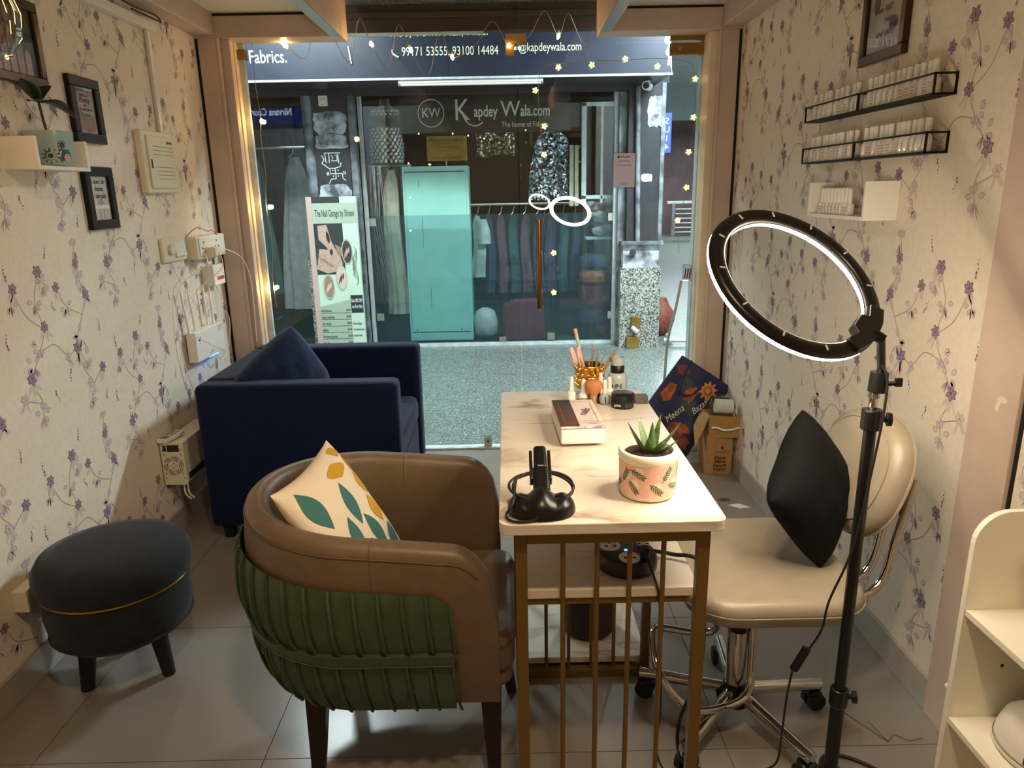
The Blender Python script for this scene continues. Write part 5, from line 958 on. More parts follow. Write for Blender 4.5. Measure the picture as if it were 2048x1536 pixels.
def bagpt(x, z, lift):
    u = x/0.165; v = z/0.23; b_ = 0.035*(1-min(1, abs(u))**4)*(1-0.5*v)*(0.6+0.4*math.sin(3*u+2*v)); return bmx @ Vector((x, -(0.008+b_)-lift, z))
def bagpatch(name, m, polys, lift):
    for p in polys:
        mb = MB(); cx0 = sum(a for a, b in p)/len(p); cz0 = sum(b for a, b in p)/len(p); n = len(p); K = 3
        vs = [bagpt(cx0, cz0, lift)] + [bagpt(cx0+(a-cx0)*k/K, cz0+(b-cz0)*k/K, lift) for k in range(1, K+1) for a, b in p]
        fs = [(0, 1+i, 1+(i+1) % n) for i in range(n)]
        for k in range(K-1): fs += [(1+k*n+i, 1+(k+1)*n+i, 1+(k+1)*n+(i+1) % n, 1+k*n+(i+1) % n) for i in range(n)]
        mb.add(vs, fs); mb.build(name, m, t)
r8 = random.Random(8)
def blob(cx0, cz0, a, b): return [(cx0+a*math.cos(q)*r8.uniform(.65, 1.2), cz0+b*math.sin(q)*r8.uniform(.65, 1.2)) for q in [2*PI*k/12 for k in range(12)]]
bagpatch('print_shape', 'bag_teal', [blob(-0.06, 0.12, .05, .04), blob(0.03, 0.02, .06, .04), blob(-0.09, -0.12, .05, .05), blob(0.09, -0.05, .05, .05)], 0.0015); bagpatch('print_shape', 'bag_rust', [blob(-0.11, 0.17, .035, .03), blob(0.03, -0.13, .05, .05), blob(0.1, -0.16, .04, .04), blob(-0.02, 0.06, .03, .03)], 0.0022)
bagpatch('print_shape', 'bag_orange', [blob(-0.11, 0.03, .035, .06), blob(-0.01, 0.08, .03, .05), blob(0.05, -0.10, .045, .035), blob(-0.08, -0.16, .04, .04)], 0.003)
sx_, sz_ = 0.058, 0.145; bagpatch('painted_sun', 'bag_sun', [[(sx_+(0.058 if k % 2 == 0 else 0.034)*math.cos(2*PI*k/20), sz_+(0.058 if k % 2 == 0 else 0.034)*math.sin(2*PI*k/20)) for k in range(20)]], 0.0036); bagpatch('sun_face', 'bag_orange', [ell(sx_, sz_, .026, .026, 0, 16)], 0.0044); bagpatch('sun_face', 'bag_sun', [ell(sx_, sz_, .015, .015, 0, 12)], 0.005)
for body, x, z, sz in (('Meena', -0.025, -0.055, 0.052), ('Bazaar', 0.062, 0.055, 0.05)):
    q = bagpt(x, z, 0.022); q2 = bagpt(x, z, 0.007); o = text('lettering', body, sz, 'white_plastic', q, '-y', t, shear=0.35, sx=0.85); o.rotation_euler = (bmx.to_3x3() @ Matrix.Rotation(math.radians(-72), 3, 'Y') @ Matrix.Rotation(PI/2, 3, 'X')).to_euler()
for xs_ in (-0.075,): MB().tube([bmx @ Vector(p) for p in smoothline([(xs_-0.03, -0.028, 0.23), (xs_-0.035, -0.05, 0.18), (xs_, -0.058, 0.06), (xs_+0.07, -0.056, 0.09), (xs_+0.09, -0.03, 0.23)], 6)], 0.006, 6).build('handle', 'bag_navy', t, smooth=True)
t = thing('cardboard_box', 'tall brown cardboard carton with a white handle and open flaps', 'box', (1.082, 3.545, 0.0), 0.04)
MB().box((-0.068, -0.062, 0.0), (0.068, 0.062, 0.215)).build('body', 'cardboard', t, bevel=0.002); mb = MB()
mb.add([(-0.06, -0.06, 0.20), (0.085, -0.085, 0.205), (0.085, 0.06, 0.2), (-0.06, 0.06, 0.2), (-0.065, -0.07, 0.325), (0.095, -0.10, 0.32), (0.095, 0.06, 0.32), (-0.065, 0.06, 0.32)], [(0,3,2,1),(0,1,5,4),(1,2,6,5),(2,3,7,6),(3,0,4,7)]); u = mb.build('upper_sleeve', 'cardboard', t); sm = u.modifiers.new('t', 'SOLIDIFY'); sm.thickness = 0.003
for pts in ([(-0.065, -0.07, 0.325), (-0.065, 0.06, 0.32), (-0.115, 0.03, 0.24), (-0.13, -0.06, 0.15)], [(-0.06, 0.06, 0.32), (0.095, 0.06, 0.32), (0.08, 0.075, 0.375), (-0.01, 0.075, 0.39)], [(0.095, -0.08, 0.32), (0.095, 0.06, 0.32), (0.08, 0.07, 0.375)]): o = MB().poly(pts).build('flap', 'cardboard_dark' if pts[0][1] > 0 else 'cardboard', t); sm = o.modifiers.new('t', 'SOLIDIFY'); sm.thickness = 0.003
MB().tube(smoothline([(-0.055, -0.082, 0.262), (-0.03, -0.088, 0.265), (0.0, -0.094, 0.254), (0.04, -0.098, 0.254), (0.075, -0.098, 0.262), (0.088, -0.096, 0.262)], 5), 0.0055, 8).build('handle', 'white_plastic', t, smooth=True)
for k, b in enumerate(('Plants', 'Make', 'People', 'Happy')): text('lettering', b, 0.026, 'cardboard_dark', (0.006, -0.0626, 0.09-0.021*k), '-y', t, bold=0.0006)
text('lettering', 'NURTURALLY', 0.011, 'cardboard_dark', (0.014, -0.0626, 0.122), '-y', t)
MB().cyl((0.014, -0.0626, 0.145), (0.014, -0.063, 0.145), 0.009, n=6).build('emblem', 'cardboard_dark', t)
t = thing('wrapped_roll', 'white roll in crinkled clear plastic on the cardboard carton', 'roll', (1.085, 3.53, 0.327)); MB().cyl((-0.035, -0.04, 0.045), (0.05, -0.045, 0.04), 0.036, n=20).build('roll', 'white_plastic', t, smooth=True)
r9 = random.Random(9); o = MB().lathe([(0.03, 0.0), (0.056, 0.012), (0.06, 0.05), (0.05, 0.088), (0.03, 0.096), (0.001, 0.098)], c=(0.005, -0.04, 0.0), n=16, sx=1.15, sy=0.85)
o.v = [(a+r9.uniform(-.004, .004), b+r9.uniform(-.004, .004), max(0.0, c+r9.uniform(-.004, .004))) for a, b, c in o.v]; o.build('plastic_wrap', 'clear', t)
for pts, m, lb in (([(1.02, 3.10), (1.065, 3.06), (1.12, 3.07), (1.075, 3.115)], 'paper', 'torn white paper scrap on the floor below the cardboard box'), ([(0.92, 3.80), (0.955, 3.78), (0.97, 3.80), (0.94, 3.83)], 'paper', 'white paper scrap on the floor under the shopping bag')):
    tag(MB().prism(pts, lambda x, y: (x, y, 0.0008), lambda x, y: (x, y, 0.0018)).build('paper_scrap', m), lb, 'paper')
tag(leaf(MB(), (0.99, 3.16, 0.003), (1, -0.1, 0.05), 0.06, 0.025, 0.0, 0.3).build('dry_leaf', 'dry_leaf'), 'dry brown leaf on the floor by the right skirting', 'leaf')

# ================================================================== FAIRY LIGHTS ON THE GLASS
def gy(x, z, y=YG-0.018): return (x, y, z)
t = thing('fairy_lights', 'warm bulb string zigzagging along the top of the glass', 'string lights', (0, 0, 0))
ZP = [(-1.235, 2.19), (-1.21, 2.10), (-1.18, 2.03), (-1.16, 2.19), (-1.12, 2.22), (-1.07, 2.10), (-1.03, 2.23), (-0.96, 2.09), (-0.88, 2.30), (-0.81, 2.18), (-0.73, 2.09), (-0.66, 2.27), (-0.60, 2.16), (-0.50, 2.08), (-0.43, 2.27), (-0.35, 2.10), (-0.28, 2.07), (-0.19, 2.30), (-0.10, 2.11), (-0.05, 2.24), (0.03, 2.13), (0.10, 2.31), (0.20, 2.17), (0.30, 2.32), (0.36, 2.17), (0.43, 2.18), (0.47, 2.25)]
PXB = [(573, 85), (670, 80), (743, 87), (820, 100), (903, 115), (1018, 92), (1118, 72)]
BUL = [(-1.095, 2.179), (-0.843, 2.202), (-0.659, 2.178), (-0.462, 2.147), (-0.253, 2.110), (0.036, 2.157), (0.286, 2.199)]
pts = [(-1.235, 2.21)]
for k, (x, z) in enumerate(BUL):
    x0 = pts[-1][0]; 
    if k: pts.append(((x0*0.6+x*0.4), z-0.085 if k < 5 else z+0.0)); pts.append(((x0*0.28+x*0.72), z+0.115))
    pts.append((x, z))
pts += [(0.335, 2.30), (0.41, 2.16), (0.47, 2.24)]
MB().tube(smoothline([gy(x, z) for x, z in pts], 6), 0.0016, 5).build('wire', 'wire_clear', t, smooth=True)
for x, z in BUL: b = MB().ball(gy(x, z), 0.008, n=10, sz=1.4).build('bulb', 'bulb_glow', t, smooth=True); MB().cyl(gy(x, z+0.01), gy(x, z+0.024), 0.004, n=8).build('bulb_cap', 'wire_clear', b)
t = thing('fairy_lights', 'warm bulb string hanging down the left edge of the glass', 'string lights', (0, 0, 0))
MB().tube(smoothline([gy(-1.255, 2.19), gy(-1.26, 2.0), gy(-1.25, 1.85), gy(-1.26, 1.74), gy(-1.255, 1.55), gy(-1.27, 1.4), gy(-1.26, 1.2), gy(-1.275, 1.0), gy(-1.27, 0.85)], 8), 0.0016, 5).build('wire', 'wire_clear', t, smooth=True)
for x, z in ((-1.247, 1.82), (-1.253, 1.39), (-1.268, 0.96)): MB().ball(gy(x, z), 0.009, n=10, sz=1.3).build('bulb', 'bulb_glow', t, smooth=True)
t = thing('flower_lights', 'flower shaped fairy lights looped over the right half of the glass', 'string lights', (0, 0, 0)); YW = YG-0.014
FLW = [(0.166, 1.945), (0.285, 2.052), (0.455, 2.060), (0.625, 2.085), (0.790, 2.048), (0.212, 1.770), (0.21, 1.63), (0.258, 1.12), (0.258, 0.905), (0.985, 1.985), (0.985, 1.80), (0.968, 1.63), (0.965, 1.45), (0.925, 1.28)]
MB().tube(smoothline([(0.985, YW, 1.99), (0.955, YW, 2.06), (0.80, YW, 2.085), (0.625, YW, 2.08), (0.46, YW, 2.078), (0.32, YW, 2.07), (0.22, YW, 2.06), (0.185, YW, 1.99), (0.185, YW, 1.85), (0.195, YW, 1.7), (0.195, YW, 1.55), (0.215, YW, 1.38), (0.205, YW, 1.28), (0.235, YW, 1.13), (0.232, YW, 0.98), (0.24, YW, 0.92), (0.258, YW, 0.905)], 6), 0.0013, 5).build('wire', 'wire_clear', t, smooth=True)
MB().tube(smoothline([(0.985, YW, 1.99), (0.992, YW, 1.8), (0.975, YW, 1.63), (0.97, YW, 1.45), (0.93, YW, 1.28), (0.94, YW, 1.1)], 6), 0.0012, 5).build('wire', 'wire_clear', t, smooth=True)
for k, (x, z) in enumerate(FLW):
    mb = MB(); mb.ball((x, YW, z), 0.0045, n=6)
    for q in range(5): a = 2*PI*q/5+k; mb.ball((x+0.0105*math.cos(a), YW-0.003, z+0.0105*math.sin(a)), 0.0048, n=6)
    mb.build('flower_bulb', 'flower_glow', t, smooth=True)
# clear hose and little tube holder on the right jamb
tag(MB().tube(smoothline([(0.955, YG-0.03, 0.96), (0.93, YG-0.025, 0.80), (0.895, YG-0.02, 0.62), (0.885, YG-0.02, 0.40), (0.87, YG-0.02, 0.15)], 8), 0.008, 8).build('clear_hose', 'frosted', smooth=True), 'translucent hose hanging from the right door jamb', 'hose')
t = thing('tube_holder', 'small clear clip holding copper tubes on the right door jamb', 'holder', (0.985, YG-0.04, 1.0)); MB().box((-0.025, -0.01, -0.04), (0.02, 0.012, 0.045)).build('sleeve', 'clear', t)
for k in range(3): MB().cyl((-0.016+0.013*k, 0, -0.03), (-0.010+0.013*k, 0, 0.025), 0.0045, n=8).build('tube', 'copper', t)
# crystal pendant shade at the top left, near the camera
t = thing('pendant_lamp', 'clear crystal pendant shade poking into the upper left corner', 'lamp', (-1.185, 1.80, 1.765))
MB().lathe([(0.02, 0.0), (0.05, 0.012), (0.075, 0.05), (0.08, 0.10), (0.06, 0.17), (0.02, 0.2)], n=14).build('shade', 'clear', t)
for k in range(14): a = 2*PI*k/14; MB().tube([(r_*math.cos(a), r_*math.sin(a), z) for r_, z in ((0.021, 0.0), (0.051, 0.012), (0.076, 0.05), (0.081, 0.10), (0.061, 0.17), (0.021, 0.2))], 0.0016, 5).build('rib', 'clear', t)
MB().cyl((0, 0, 0.2), (0, 0, 0.533), 0.004, n=8).build('flex', 'black_rubber', t); MB().ball((0, 0, 0.11), 0.02).build('bulb', 'pendant_glow', t, smooth=True)

# ================================================================== CORRIDOR OUTSIDE
YS = 6.85                                   # glass line of the shop opposite
cf = st(MB().box((-6, 3.985, -0.08), (12, 30, -0.012)).build('floor_corridor', 'dark_void'))
slabm = {}
xs = [-3.9+1.2*k for k in range(7)]; ys = [3.986, 4.65, 5.45, 6.25, 7.05]
for i in range(len(xs)-1):
    for j in range(len(ys)-1):
        sx_, sy_ = xs[i+1]-xs[i]-0.0015, ys[j+1]-ys[j]-0.0015; key = (round(sx_, 3), round(sy_, 3))
        if key not in slabm: o = MB().box((-sx_/2, -sy_/2, -0.012), (sx_/2, sy_/2, 0)).build('slab', 'terrazzo', cf); slabm[key] = o.data
        else: o = bpy.data.objects.new('slab', slabm[key]); C.objects.link(o); o.parent = cf
        o.location = ((xs[i]+xs[i+1])/2, (ys[j]+ys[j+1])/2, 0)
mb = MB().box((3.3, 3.986, -0.012), (12, 30, -0.0005)); mb.box((1.42, 7.051, -0.012), (3.3, 30, -0.0005)); mb.build('far_paving', 'terrazzo', cf)
st(MB().box((-6, 3.96, 3.05), (12, 8.0, 3.15)).build('ceiling_corridor', 'white_wall')); st(MB().box((-6, 8.0, 4.3), (12, 30, 4.4)).build('ceiling_far', 'white_wall')); st(MB().box((-6, 7.9, 3.15), (12, 8.0, 4.4)).build('bulkhead_far', 'white_wall'))
for k, (x, y, z) in enumerate(((1.8, 5.2, 3.0), (-1.7, 5.1, 3.0), (3.6, 9.0, 2.98), (5.0, 17.5, 2.98))): st(MB().box((x-0.47, y-0.14, z+0.004), (x+0.47, y+0.14, z+0.05)).build('trim_%d' % (80+k), 'white_plastic'))  # unseen batten bodies added over the corridor tubes and fill panels
st(MB().box((-6.1, 3.96, 0), (-6, 10, 3.1)).build('wall_corridor_end', 'white_wall')); st(MB().box((-6, 3.96, -0.05), (XL-0.12, 4.1, 3.1)).build('wall_front_left', 'white_wall')); st(MB().box((XR+0.12, 3.96, -0.05), (12, 4.1, 3.1)).build('wall_front_right', 'white_wall'))
st(MB().box((-1.7, 3.99, 2.6), (1.3, 4.1, 3.1)).build('wall_front_top', 'white_wall'))
st(MB().box((1.4, 22.3, -0.05), (12, 22.5, 3.35)).build('wall_far', 'mauve_wall')); st(MB().box((1.4, 22.2, 3.35), (12, 22.5, 6)).build('wall_far_top', 'white_wall')); st(MB().box((12, 3.9, -0.05), (12.1, 22.5, 5)).build('wall_far_right', 'white_wall'))
st(MB().box((1.4, 19.8, 0.0), (8, 22.3, 0.08)).build('step_far', 'terrazzo'))
t = thing('stair_railing', 'grey steel railing in front of the far mauve wall', 'railing', (5.4, 21.2, 0.08))
MB().cyl((-0.55, 0, 0), (-0.55, 0, 0.95), 0.07, n=8).build('post', 'post_grey', t); MB().box((-0.75, -0.06, 0.93), (1.3, 0.06, 1.0)).build('top_rail', 'white_alu', t)
for k in range(6): MB().cyl((-0.55, 0, 0.12+0.13*k), (1.2, 0, 0.12+0.13*k), 0.018, n=6).build('bar', 'white_alu', t)
st(MB().box((2.22, 8.0, 0), (2.36, 8.2, 3.05)).build('trim_60', 'white_wall'))
st(MB().box((5.62, 19.0, 0.0), (5.85, 19.3, 3.05)).build('trim_61', 'white_wall'))
tag(MB().cyl((1.49, 6.70, 0.045), (2.02, 6.66, 0.045), 0.022, n=10).build('floor_pipe', 'white_alu', smooth=True), 'grey pipe lying on the corridor floor by the granite plinth', 'pipe')
t = thing('clay_pot', 'brown clay pot half hidden behind the granite plinth', 'pot', (1.56, 7.2, 0.0)); MB().lathe([(0.05, 0), (0.11, 0.06), (0.14, 0.16), (0.12, 0.25), (0.08, 0.31), (0.05, 0.38)], n=24).build('body', 'bag_rust', t, smooth=True)

# ---------------------------------------------------------------- fascia with lettering
t = thing('fascia_board', 'navy shop fascia with cream lettering across the corridor', 'sign', (0, 6.0, 2.31))
MB().add([(-4, 0, 0), (1.32, 0, 0), (1.32, 0.65, 0.0), (-4, 0.65, 0.0), (-4, 0, 0.66), (1.25, 0, 0.66), (1.25, 0.65, 0.66), (-4, 0.65, 0.66)], [(0,3,2,1),(4,5,6,7),(0,1,5,4),(1,2,6,5),(2,3,7,6),(3,0,4,7)]).build('box', 'navy_board', t)
MB().box((-4, -0.004, -0.012), (1.325, 0.006, 0.004)).build('lower_edge', 'white_alu', t)
MB().poly([(x, -0.002, z) for x, z in ((1.32, 0.0), (1.30, 0.06), (1.28, 0.055), (1.285, 0.12), (1.262, 0.14), (1.275, 0.2), (1.25, 0.23), (1.262, 0.3), (1.26, 0.32), (1.30, 0.3))]).build('bare_edge', 'peel', t)
MB().box((-0.42, -0.0025, 0), (-0.416, -0.0005, 0.3)).build('panel_joint', 'black_gap', t)
text('lettering', 'Fabrics.', 0.132, 'sign_cream', (-1.955, -0.003, 0.167), '-y', t, 'LEFT', sx=0.74, bold=0.0005)
text('lettering', '.com', 0.26, 'sign_cream', (-2.13, -0.003, 0.36), '-y', t, 'LEFT', sx=0.95, bold=0.004); text('lettering', '’', 0.2, 'sign_rust', (-1.79, -0.003, 0.33), '-y', t, sx=1.2)
text('lettering', '4986, Town Hall, Hisar', 0.098, 'sign_cream', (-0.88, -0.003, 0.325), '-y', t, 'LEFT', sx=0.86)
text('lettering', '99171 53555, 93100 14484', 0.092, 'sign_cream', (-0.775, -0.003, 0.186), '-y', t, 'LEFT', sx=0.735)
text('lettering', '@kapdeywala.com', 0.088, 'sign_cream', (0.125, -0.003, 0.203), '-y', t, 'LEFT', sx=0.73)
MB().tube(smoothline([(-0.845, -0.004, 0.205), (-0.84, -0.004, 0.175), (-0.80, -0.004, 0.15)], 6), [0.011]+[0.006]*11+[0.011], 8).build('phone_symbol', 'sign_cream', t)
MB().cyl((-1.165, -0.01, 0.11), (-1.18, -0.01, 0.235), 0.006, n=6).build('hanging_stick', 'sign_cream', t)
t = thing('tube_light', 'unlit white tube batten fixed under the navy fascia', 'tube light', (-0.25, 6.03, 2.262)); MB().box((-0.565, -0.02, 0.012), (0.565, 0.02, 0.034)).build('batten', 'white_plastic', t, bevel=0.002); MB().cyl((-0.55, -0.004, 0.004), (0.55, -0.004, 0.004), 0.012, n=14).build('tube', 'off_white', t, smooth=True)
for x in (-0.56, 0.56): MB().box((x-0.006, -0.018, -0.006), (x+0.006, 0.014, 0.03)).build('end_cap', 'grey_plastic', t)
# backlit mall sign above our own front, seen only as a reflection in the glass opposite
t = thing('mall_sign', 'backlit Nirvana Courtyard sign, seen mirrored in the left shop window', 'sign', (-3.22, 4.14, 2.45)); MB().box((-0.6, -0.03, -0.14), (0.75, 0.03, 0.13)).build('box', 'court_blue', t); MB().box((-0.6, 0.031, 0.075), (0.75, 0.033, 0.13)).build('stripe', 'court_red', t); text('lettering', 'Nirvana Courtyard', 0.125, 'court_text', (0.585, 0.034, -0.0), '+y', t, 'LEFT', sx=0.72)

# ---------------------------------------------------------------- shop opposite: shell
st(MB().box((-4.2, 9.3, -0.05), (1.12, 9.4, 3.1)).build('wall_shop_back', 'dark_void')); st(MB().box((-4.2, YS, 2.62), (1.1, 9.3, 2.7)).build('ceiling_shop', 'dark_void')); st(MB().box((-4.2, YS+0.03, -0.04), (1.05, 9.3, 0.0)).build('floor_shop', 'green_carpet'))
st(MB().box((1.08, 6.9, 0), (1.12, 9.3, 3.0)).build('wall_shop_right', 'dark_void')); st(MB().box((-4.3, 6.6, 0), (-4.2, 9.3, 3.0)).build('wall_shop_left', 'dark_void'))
st(MB().box((-4.2, YS-0.03, -0.02), (1.08, YS+0.03, 0.03)).build('trim_62', 'white_alu')); st(MB().box((-4.2, 6.68, 2.33), (1.45, 6.9, 2.62)).build('trim_63', 'old_paint')); st(MB().box((-4.2, 6.60, 2.27), (1.1, 6.70, 2.345)).build('trim_64', 'old_paint'))
st(MB().box((-4.2, YS-0.005, 0.03), (-1.74, YS+0.005, 2.3)).build('window_3', 'shop_glass')); 
w4 = st(MB().box((-1.285, YS-0.005, 0.03), (1.03, YS+0.005, 2.3)).build('window_4', 'shop_glass'), 'shop window opposite with smoky film on its lower half'); MB().poly([(-1.285, YS-0.007, 0.03), (1.03, YS-0.007, 0.03), (1.03, YS-0.007, 1.245), (-1.285, YS-0.007, 1.245)]).build('frost_film', 'film', w4)
for x, z in ((-1.24, 1.19), (-1.22, 0.30), (0.99, 1.20), (1.0, 0.28), (-0.05, 0.05), (0.42, 0.08)): MB().box((x-0.035, YS-0.022, z-0.035), (x+0.035, YS-0.01, z+0.035)).build('clip', 'steel', w4)
# pillars between the panes
p1 = st(MB().box((-1.66, 6.62, 0), (-1.36, 6.9, 2.35)).build('pillar_left', 'old_paint')); st(MB().cyl((-1.705, 6.65, 0.0), (-1.705, 6.65, 2.33), 0.05, n=12).build('trim_65', 'post_grey', smooth=True)); st(MB().box((-1.36, 6.64, 0), (-1.30, 6.74, 2.33)).build('trim_66', 'post_grey', bevel=0.004)); st(MB().box((-1.30, 6.80, 0), (-1.27, 6.86, 2.3)).build('trim_67', 'white_alu'))
MB().box((-1.80, 6.58, 0.0), (-1.64, 6.62, 0.9)).build('granite_facing', 'granite', p1)
def ragged(cx0, cz0, a, b, seed, n=26):
    r_ = random.Random(seed); out = []
    for k in range(n):
        q = 2*PI*k/n; c, s_ = math.cos(q), math.sin(q); e = 5; f = (abs(c)**e+abs(s_)**e)**(-1/e); g = r_.uniform(.9, 1.06); out.append((cx0+a*f*c*g, cz0+b*f*s_*g))
    return out
for (cx0, cz0, a, b, sd) in ((-1.51, 2.05, 0.146, 0.095, 1), (-1.51, 1.895, 0.146, 0.06, 4), (-1.51, 1.46, 0.14, 0.075, 2)): MB().prism(ragged(cx0, cz0, a, b, sd), lambda x, z: (x, 6.621, z), lambda x, z: (x, 6.616, z)).build('peeling_patch', 'peel', p1)
mb = MB()
def zp(u, v): return (-1.622+(u-700)*0.001, 1.800-(v-1222)*0.00105)
strokes = [[(735, 1222), (880, 1222)], [(745, 1222), (748, 1290), (760, 1300)], [(715, 1240), (735, 1275), (712, 1305), (722, 1312)], [(780, 1222), (780, 1300)], [(800, 1240), (815, 1260), (800, 1285), (850, 1285)], [(858, 1222), (862, 1305)], [(830, 1240), (850, 1240), (850, 1285)],
           [(722, 1308), (770, 1345), (825, 1345)], [(825, 1345), (830, 1430)], [(880, 1300), (876, 1330), (826, 1345)], [(780, 1345), (780, 1388), (886, 1388)], [(886, 1388), (890, 1428), (915, 1445)], [(830, 1430), (786, 1432), (765, 1468)], [(752, 1375), (755, 1402)], [(764, 1374), (767, 1400)], [(898, 1370), (901, 1396)], [(911, 1370), (914, 1396)]]
for s_ in strokes:
    for q in ribbon([zp(*p) for p in s_], 0.007): mb.poly([(x, 6.6185, z) for x, z in q])
for u, v in ((805, 1362), (850, 1362), (806, 1408), (852, 1408)): mb.poly([(x, 6.6185, z) for x, z in ell(*zp(u, v), .006, .006, 0, 8)])
mb.build('chalk_drawing', 'white_wall', p1)
t = thing('switch_plate', 'cream switch plate on the dark pillar across the corridor', 'switch', (-1.555, 6.62, 2.245)); MB().box((-0.04, -0.012, -0.06), (0.04, 0, 0.06)).build('plate', 'cream_plastic', t, bevel=0.005)
for z, x in ((0.045, 0), (0.0, -0.012), (0.0, 0.012), (-0.045, 0)): MB().cyl((x, -0.013, z), (x, -0.011, z), 0.005, n=8).build('pin_hole', 'ink', t)
# right pillar with granite plinth
p2 = st(MB().box((1.10, 6.66, 0.95), (1.40, 7.3, 2.33)).build('pillar_right', 'old_paint')); st(MB().box((1.05, 6.62, 0.0), (1.42, 7.3, 0.745)).build('plinth', 'granite')); b2 = st(MB().box((1.07, 6.64, 0.745), (1.40, 7.25, 0.955)).build('plinth_box', 'peel')); st(MB().box((1.05, 6.60, 0.955), (1.43, 7.28, 0.985)).build('trim_68', 'post_grey'))
st(MB().box((1.03, 6.74, 0), (1.10, 6.9, 2.33)).build('trim_69', 'post_grey', bevel=0.004)); st(MB().box((1.00, 6.80, 0), (1.035, 6.87, 2.3)).build('trim_70', 'white_alu')); st(MB().cyl((1.20, 6.63, 0.98), (1.17, 6.63, 2.3), 0.022, n=10).build('trim_71', 'post_grey', smooth=True)); st(MB().box((1.385, 6.65, 0.98), (1.42, 6.75, 2.33)).build('trim_72', 'post_grey'))
MB().prism(ragged(1.335, 2.10, 0.075, 0.13, 7), lambda x, z: (x, 6.659, z), lambda x, z: (x, 6.655, z)).build('peeling_patch', 'peel', p2); MB().prism(ragged(1.27, 1.54, 0.05, 0.035, 8), lambda x, z: (x, 6.659, z), lambda x, z: (x, 6.655, z)).build('peeling_patch', 'white_wall', p2)
MB().cyl((1.16, 6.62, 0.885), (1.16, 6.645, 0.885), 0.028, n=14).build('round_knob', 'ink', b2)
t = thing('security_camera', 'white bullet camera under the right end of the fascia', 'camera', (1.20, 6.35, 2.27)); MB().cyl((-0.03, -0.08, -0.01), (0.02, 0.06, 0.0), 0.035, n=18).build('body', 'white_plastic', t, smooth=True); MB().cyl((-0.032, -0.086, -0.01), (-0.029, -0.078, -0.01), 0.026, n=16).build('lens', 'ink', t); MB().box((0, 0.0, 0.0), (0.02, 0.05, 0.045)).build('bracket', 'white_plastic', t)
t = thing('shutter_lock', 'rusty shutter lock fixings on the granite plinth', 'lock', (1.16, 6.62, 0.0)); MB().box((-0.04, -0.05, 0.20), (0.05, 0, 0.30)).xform(Matrix.Rotation(0.12, 4, 'Y')).build('upper_case', 'plaque', t, bevel=0.004); MB().cyl((0.0, -0.04, 0.20), (0.05, -0.07, 0.155), 0.022, n=12).build('pin', 'white_alu', t); MB().box((-0.05, -0.05, 0.002), (0.07, 0, 0.105)).build('lower_case', 'plaque', t, bevel=0.004)
t = thing('blue_sign', 'narrow blue hanging sign beside the right pillar', 'sign', (1.475, 6.85, 1.93)); MB().box((-0.035, -0.02, -0.17), (0.04, 0.02, 0.17)).build('panel', 'blue_sign', t)
for k, b in enumerate(('S', 'U', 'I', '4')): text('lettering', b, 0.075, 'white_plastic', (0, -0.0215, 0.10-0.075*k), '-y', t, sx=-1)
# small nailed notice board: poster of our own salon
t = thing('salon_poster', 'tall mint poster board advertising a nail salon by the dark pillar', 'poster', (-1.51, 6.515, 0.0)); PX, PZ0, PZ1 = 0.195, 0.06, 1.43
MB().box((-PX, -0.0, PZ0), (PX, 0.055, PZ1)).build('board', 'poster_mint', t); MB().box((-PX-0.05, 0.0, PZ0), (-PX-0.0005, 0.055, PZ1)).build('side_face', 'poster_pink', t)
def pr(name, m, polys, y): 
    mb = MB()
    for k, p in enumerate(polys): mb.poly([(a, y-0.0001*k, b) for a, b in p])
    return mb.build(name, m, t)
def R4(x0, z0, x1, z1): return [(x0, z0), (x1, z0), (x1, z1), (x0, z1)]
pr('dark_photo', 'poster_dark', [R4(-PX, 1.375, 0.05, PZ1), R4(-PX, 0.75, 0.06, 1.20)], -0.001); pr('title_band', 'poster_sage', [R4(-PX, 1.20, PX, 1.375)], -0.0016)
text('lettering', 'The Nail Garage by Shivani', 0.085, 'poster_dark', (0, -0.002, 1.285), '-y', t, sx=0.375, bold=0.001)
pr('hand_photo', 'skin_a', [[(-0.16, 1.18), (-0.08, 1.19), (-0.05, 1.05), (0.0, 0.94), (-0.03, 0.90), (-0.10, 1.0), (-0.16, 1.06)], [(-PX, 0.80), (-0.16, 0.98), (-0.08, 0.97), (0.02, 0.92), (0.04, 0.84), (0.0, 0.78), (-0.1, 0.76)]], -0.002); pr('hand_photo', 'skin_b', [[(-0.02, 1.02), (0.05, 0.98), (0.06, 0.9), (0.0, 0.93)]]+[leafpoly(-0.13+0.025*k, 0.88-0.02*k, 0.11, 0.022, -0.5) for k in range(3)], -0.0026)
pr('hand_photo', 'ink', [leafpoly(-0.075, 1.08, 0.12, 0.03, 1.7), leafpoly(-0.055, 0.95, 0.06, 0.03, 1.5)], -0.003)
for k, (x, z, m) in enumerate(((0.085, 0.95, 'photo_dark'), (0.02, 0.72, 'nail_pale'), (-0.1, 0.64, 'skin_b'))):
    pr('photo_ring', 'poster_sage', [ell(x, z, 0.05, 0.115, 0, 24)], -0.003-0.001*k); pr('round_photo', m, [ell(x, z, 0.042, 0.10, 0, 24)], -0.0034-0.001*k); pr('round_photo_nails', ('skin_a', 'cloth_rose', 'nail_pale')[k], [leafpoly(x-0.016+0.011*q, z-0.02+0.012*q, 0.10-0.012*q, 0.014, 1.25+0.25*(q % 2)) for q in range(4)], -0.0038-0.001*k)
mb = MB(); r3 = random.Random(3)
for k in range(6):
    P = [(0.15+0.02*math.sin(k+i*.8), 1.0-0.05*i-0.02*k) for i in range(6)]
    for q in ribbon(P, 0.003): mb.poly([(a, -0.002-0.0001*k, b) for a, b in q])
mb.build('vine_drawing', 'poster_dark', t)
